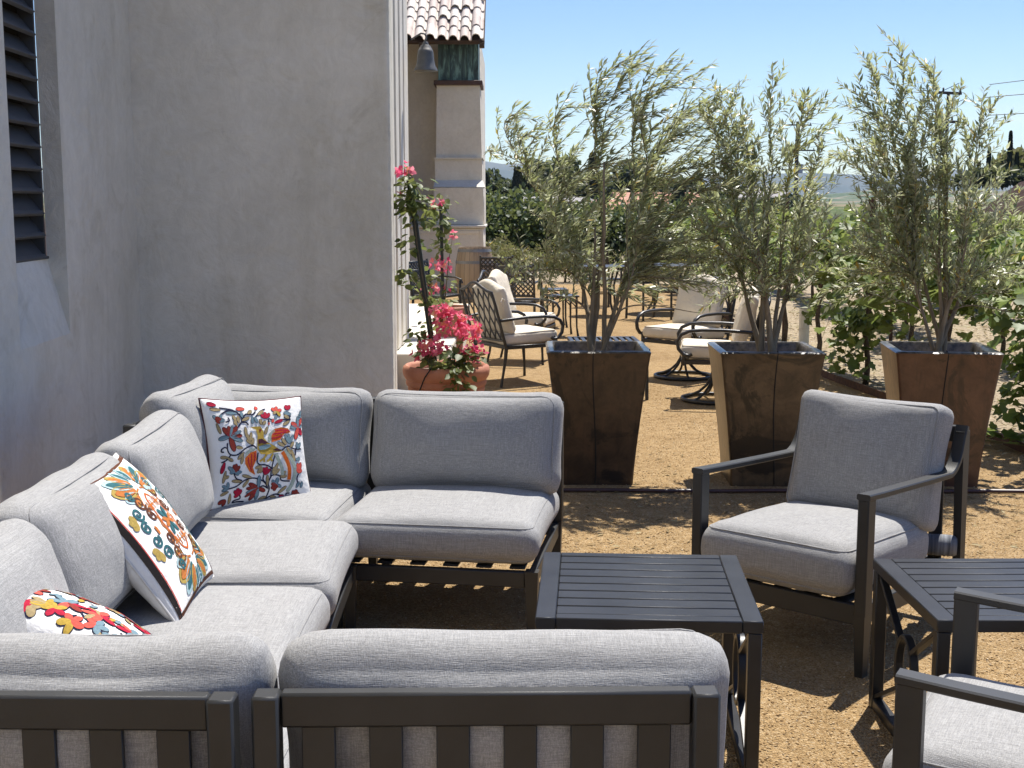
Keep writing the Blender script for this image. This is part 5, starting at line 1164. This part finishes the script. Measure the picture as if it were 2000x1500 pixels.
# ------------------------------------------------------------------ hedge, shrubs and trees behind the terrace
def blob_leaves(blobs, n, size, rn, shell=.35):
    w = np.array([b[3] * b[4] * b[5] for b in blobs]) ** .67; w /= w.sum(); k = rn.choice(len(blobs), n, p=w); B = np.array(blobs)[k]
    d = rnd(n, rn); r = (1 - shell * rn.random(n) ** 1.6)[:, None]; nz = np.array([mnoise.noise(Vector(x) * 2.1 + Vector((q, 0, 0))) for x, q in zip(d.tolist(), k.tolist())]); r = r * (1 + .22 * nz[:, None])
    P = B[:, :3] + d * r * B[:, 3:6]; keep = P[:, 2] > .02
    D = d + rn.normal(0, .7, (n, 3)); U = d * .8 + rn.normal(0, .5, (n, 3)) + np.array([0, 0, .4])
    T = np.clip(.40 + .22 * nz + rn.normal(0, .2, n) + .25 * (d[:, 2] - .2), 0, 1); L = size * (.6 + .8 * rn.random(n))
    return P[keep], D[keep], U[keep], L[keep], T[keep]
def bush(name, label, cat, loc, blobs, n, size, seed, mat, trunk=None, group=None, tm=T_OVAL, fm=F_OVAL):
    t = thing(name, label, cat, loc, 0, group); rn = np.random.default_rng(seed)
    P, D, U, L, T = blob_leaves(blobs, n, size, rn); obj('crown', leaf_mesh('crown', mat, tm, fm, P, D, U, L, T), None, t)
    mb = MB(); tr = trunk or (.06, .6)
    mb.tube([(0, 0, -.1), (.02, 0, tr[1] * .5), (0, .02, tr[1])], [tr[0], tr[0] * .8, tr[0] * .5], 7)
    for b in blobs[:6]: mb.tube([(0, .02, tr[1] * .7), (b[0] * .5, b[1] * .5, (tr[1] + b[2]) * .5), (b[0], b[1], b[2])], [tr[0] * .5, tr[0] * .35, tr[0] * .15], 5)
    obj('trunk', mb, M_VBARK, t, 179); return t
rg = random.Random(5)
# dark hedge bushes
for i, (x, y, r, h, lb) in enumerate(((-1.2, 33, 1.5, 2.0, 'dark green citrus bush touching the far building'), (.9, 34, 1.6, 1.9, 'dark green citrus bush right of the far building'), (2.7, 35, 1.6, 1.75, 'bright edged green bush behind the left olive tree'), (4.6, 36, 1.7, 1.7, 'rounded green bush behind the vine rows'), (7.0, 38, 1.9, 1.6, 'low rounded bush far behind the middle olive'))):
    bl = [(rg.uniform(-r * .6, r * .6), rg.uniform(-r * .5, r * .5), h * rg.uniform(.35, .72), r * rg.uniform(.45, .7), r * rg.uniform(.45, .7), h * rg.uniform(.28, .42)) for k in range(9)]
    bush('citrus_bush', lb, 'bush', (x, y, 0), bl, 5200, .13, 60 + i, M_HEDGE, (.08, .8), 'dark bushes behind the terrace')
for i, (x, y, r, h, lb) in enumerate(((.25, 27.0, .75, .75, 'olive coloured dry shrub at the edge of the gravel'), (1.1, 26.8, .9, .85, 'spreading yellow green shrub behind the end tables'), (-.45, 28, .5, .95, 'pale brown dry seed-head shrub right of barrel'), (2.3, 27.2, .9, .7, 'low dry shrub beyond the round table'), (3.6, 28, .9, .75, 'dry shrub at the end of the vine row'))):
    bl = [(rg.uniform(-r * .7, r * .7), rg.uniform(-r * .5, r * .5), h * rg.uniform(.3, .7), r * .42, r * .42, h * .32) for k in range(7)]
    bush('dry_shrub', lb, 'shrub', (x, y, 0), bl, 2200, .085, 70 + i, M_DRY, (.03, .3), 'dry shrubs behind the gravel', T_OLIVE, F_OLIVE)
# tall trees further off
def tree(label, loc, h, w, seed, mat=M_FAR, n=2600, size=.5, name='broadleaf_tree'):
    bl = [(rg.uniform(-w * .55, w * .55), rg.uniform(-w * .5, w * .5), h * rg.uniform(.38, .86), w * rg.uniform(.28, .46), w * rg.uniform(.28, .46), h * rg.uniform(.12, .2)) for k in range(13)]
    bl = [(b[0] * (1.15 - b[2] / h * .7), b[1], *b[2:]) for b in bl]
    return bush(name, label, 'tree', loc, bl, n, size, seed, mat, (h * .025, h * .45), 'trees beyond the terrace')
for i, (x, y, h, w, lb) in enumerate(((-3.2, 80, 4.4, 2.6, 'dark tree just right of the far building'), (-1.2, 84, 4.9, 2.6, 'dense dark tree in the distant clump at left'), (1.4, 88, 6.0, 1.9, 'taller feathery tree rising from the distant clump'), (3.4, 92, 6.8, 2.0, 'tallest distant tree left of the windblown olive'), (5.6, 90, 5.0, 2.6, 'distant tree behind the windblown olive crown'), (8.8, 95, 6.6, 2.8, 'rounded distant tree behind the olive stem'),
                                      (12.2, 98, 4.6, 3.0, 'low distant tree right of the olive stem'), (17, 110, 3.8, 3.4, 'low distant tree behind the middle olive'), (24, 115, 3.4, 3.6, 'broad low distant tree between the two right olives'))):
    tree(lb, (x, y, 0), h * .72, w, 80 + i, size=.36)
def cypress(label, loc, h, w, seed):
    lf = .32 if h < 2.1 else 1
    t = thing('cypress_tree', label, 'tree', loc, 0, 'pencil cypresses'); rn = np.random.default_rng(seed); n = 1300
    z = rn.random(n) ** .8 * h; r = w * np.sin(np.pi * np.clip(z / h * .93 + .07, 0, 1)) ** .7 * (.7 + .3 * rn.random(n)); a = rn.random(n) * 6.28
    P = np.stack([r * np.cos(a), r * np.sin(a), z], 1); D = np.stack([np.cos(a) * .35, np.sin(a) * .35, np.ones(n)], 1)
    obj('crown', leaf_mesh('crown', M_CYP, T_OVAL, F_OVAL, P, D, P * [1, 1, 0] + .01, (.3 + .25 * rn.random(n)) * lf, rn.random(n)), None, t)
    mb = MB(); mb.tube([(0, 0, -.2), (0, 0, h * .8)], [w * .3, .03], 6); obj('trunk', mb, M_VBARK, t); return t
for i, (x, y, z, h, w, lb) in enumerate(((-1.6, 78, 0, 3.0, .26, 'slim cypress in the distant clump beside the far building'), (.35, 80, 0, 3.4, .3, 'slim cypress among the distant trees at left'), (5.1, 82, 0, 4.3, .3, 'thin cypress behind the windblown olive'), (23.5, 64, 2.9, 1.35, .075, 'tall thin cypress on the bank at right'), (23.2, 64.5, 2.8, .8, .06, 'shorter cypress beside the tall one on the bank'),
                                         (23.75, 62, 2.9, 2.0, .085, 'tallest pencil cypress near the right edge'), (24.1, 62, 2.9, 1.0, .06, 'small cypress right of the tallest one'), (9.0, 70, 0, 2.2, .35, 'dark cypress low between the left and middle olives'))): cypress(lb, (x, y, z), h, w, 100 + i)
bush('bank_tree', 'rounded light green tree on the bank at right edge', 'tree', (27.5, 66, 2.6), [(rg.uniform(-2.2, 2.2), rg.uniform(-1.2, 1.2), rg.uniform(.3, 1.2), .9, .9, .6) for k in range(10)], 3000, .4, 111, M_DRY, (.15, 1.4))
bush('bank_shrub', 'dark scrub along the top of the bank', 'shrub', (23.5, 62, 2.5), [(rg.uniform(-2.0, 2.5), rg.uniform(-1, 1), rg.uniform(.1, .4), .8, .8, .35) for k in range(9)], 2200, .3, 112, M_FAR, (.08, .5))
# houses far away
def house(label, loc, rz, w, d, h, rh, wall, roofm):
    t = thing('house', label, 'house', loc, rz, 'houses far beyond the terrace')
    mb = MB(); mb.box((0, 0, h / 2), (w, d, h), .02); obj('wall', mb, wall, t)
    mb = MB(); e = .35; mb.add([(-w / 2 - e, -d / 2 - e, h), (w / 2 + e, -d / 2 - e, h), (w / 2 + e, d / 2 + e, h), (-w / 2 - e, d / 2 + e, h), (-w / 2 - e, 0, h + rh), (w / 2 + e, 0, h + rh)], [(0, 1, 5, 4), (2, 3, 4, 5), (0, 4, 3), (1, 2, 5), (3, 2, 1, 0)]); obj('roof', mb, roofm, t, None)
    for k in range(max(2, int(w / 2.2))):
        mb = MB(); mb.box((-w / 2 + 1.1 + k * 2.1, -d / 2 - .02, h * .5), (.9, .06, 1.1), .01); wd = obj('window', mb, M_TRIM, t); mb = MB(); mb.box((-w / 2 + 1.1 + k * 2.1, -d / 2 - .055, h * .5), (.74, .03, .94), .01); obj('pane', mb, M_DARK, wd)
    mb = MB(); mb.box((w / 2 - 1.2, -d / 2 - .03, h * .38), (.95, .05, h * .76), .01); obj('door', mb, M_RUST, t)
    return t
M_HW = simple('house_stucco', (.55, .50, .44), (.62, .57, .5), 1, .9); M_HR = simple('house_tiles', (.42, .20, .13), (.5, .27, .19), 2, .9); M_HR2 = simple('grey_roof', (.28, .26, .25), (.34, .32, .3), 2, .9)
house('small pale flat-walled house among the distant trees', (2.2, 70, -.6), R(6), 3.2, 4, 2.3, .25, M_HW, M_HR2)
house('distant house with an orange tile roof left of olive crown', (4.6, 74, -.6), R(-8), 4.5, 5, 1.6, .8, M_HW, M_HR)
house('pale distant house behind the windblown olive', (9.5, 86, -.8), R(5), 5, 5, 2.2, .9, M_HW, M_HR)
house('distant ranch house on the rise behind the middle olive', (42, 230, -.5), R(-5), 13, 8, 3.0, 1.6, M_HW, M_HR2)
# utility poles and wires
def pole(label, loc, h, r, arms, rz=0, tr=None):
    t = thing('utility_pole', label, 'utility pole', loc, rz, 'wooden utility poles'); mb = MB(); mb.tube([(0, 0, -.3), (0, 0, h * .5), (0, 0, h)], [r, r * .9, r * .75], 10); obj('pole', mb, M_WOODP, t, 60)
    for z, L in arms:
        mb = MB(); mb.box((0, 0, z), (L, .10, .12), .01); a = obj('crossarm', mb, M_WOODP, t)
        for k in (-.46, -.2, .2, .46): mb = MB(); mb.lathe([(.03, z + .06), (.05, z + .10), (.035, z + .16), (.05, z + .2), (0, z + .24)], 8, Matrix.Translation((k * L, 0, 0))); obj('insulator', mb, M_WIRE, a)
    if tr: mb = MB(); mb.tube([(.35, 0, tr - .4), (.35, 0, tr + .4)], .24, 12); obj('transformer', mb, simple('grey_tank', (.5, .5, .5), (.56, .56, .56), 3, .5), t)
    return t
pole('tall utility pole rising behind the rightmost olive', (19.35, 58, 0), 6.5, .09, ((6.45, 1.5), (5.2, 1.4)), R(25))
pole('utility pole with transformer behind the middle olive', (25.2, 115, 0), 8.7, .20, ((8.4, 2.6), (6.2, 3.4), (4.5, 2.8)), R(10), 4.6)
pole('farther utility pole left of the middle olive', (33, 190, 0), 9.6, .24, ((9.0, 3.0), (7.6, 2.6)), R(20))
pole('farthest utility pole right of the windblown olive', (35, 225, 0), 10.4, .26, ((9.9, 3.4),), R(20))
def wire(label, a, b, sag):
    mb = MB(); a, b = Vector(a), Vector(b); mb.tube([a.lerp(b, k / 16) - Vector((0, 0, sag * 4 * (k / 16) * (1 - k / 16))) for k in range(17)], .016, 4)
    tag(obj('power_line', mb, M_WIRE), label, 'power line', 'power lines')
wire('top power line running right from the tall pole', (21.3, 58.4, 6.85), (44, 52, 10.6), .35); wire('second power line running right from the tall pole', (20.9, 58.1, 6.25), (44, 52, 9.4), .4); wire('lowest power line running right from the tall pole', (21.3, 58.3, 5.5), (44, 52, 7.4), .25)
wire('top power line between the tall pole and transformer pole', (19.7, 57.7, 6.85), (25.9, 115, 8.65), .8); wire('middle power line between the tall pole and transformer pole', (20.1, 57.9, 6.2), (25.0, 115, 6.45), .6); wire('lowest power line between the tall pole and transformer pole', (19.7, 57.7, 5.5), (24.2, 115, 4.75), .4)
wire('far power line beyond the transformer pole', (25.0, 115, 8.65), (33, 190, 9.2), 1.0)
# ------------------------------------------------------------------ haze over the valley
hm = bpy.data.materials.new('haze'); hm.use_nodes = True; hn = hm.node_tree; hn.nodes.clear(); ho = hn.nodes.new('ShaderNodeOutputMaterial'); hv = hn.nodes.new('ShaderNodeVolumePrincipled')
hv.inputs['Color'].default_value = (.58, .77, 1, 1); hv.inputs['Density'].default_value = .00012; hv.inputs['Anisotropy'].default_value = .25; hn.links.new(hv.outputs[0], ho.inputs['Volume'])
mb = MB(); mb.box((200, 2300, 123.5), (6000, 5400, 253), 0.0001); tag(obj('haze', mb, hm, None, None), 'thin bluish haze over the valley', 'haze', kind='stuff')
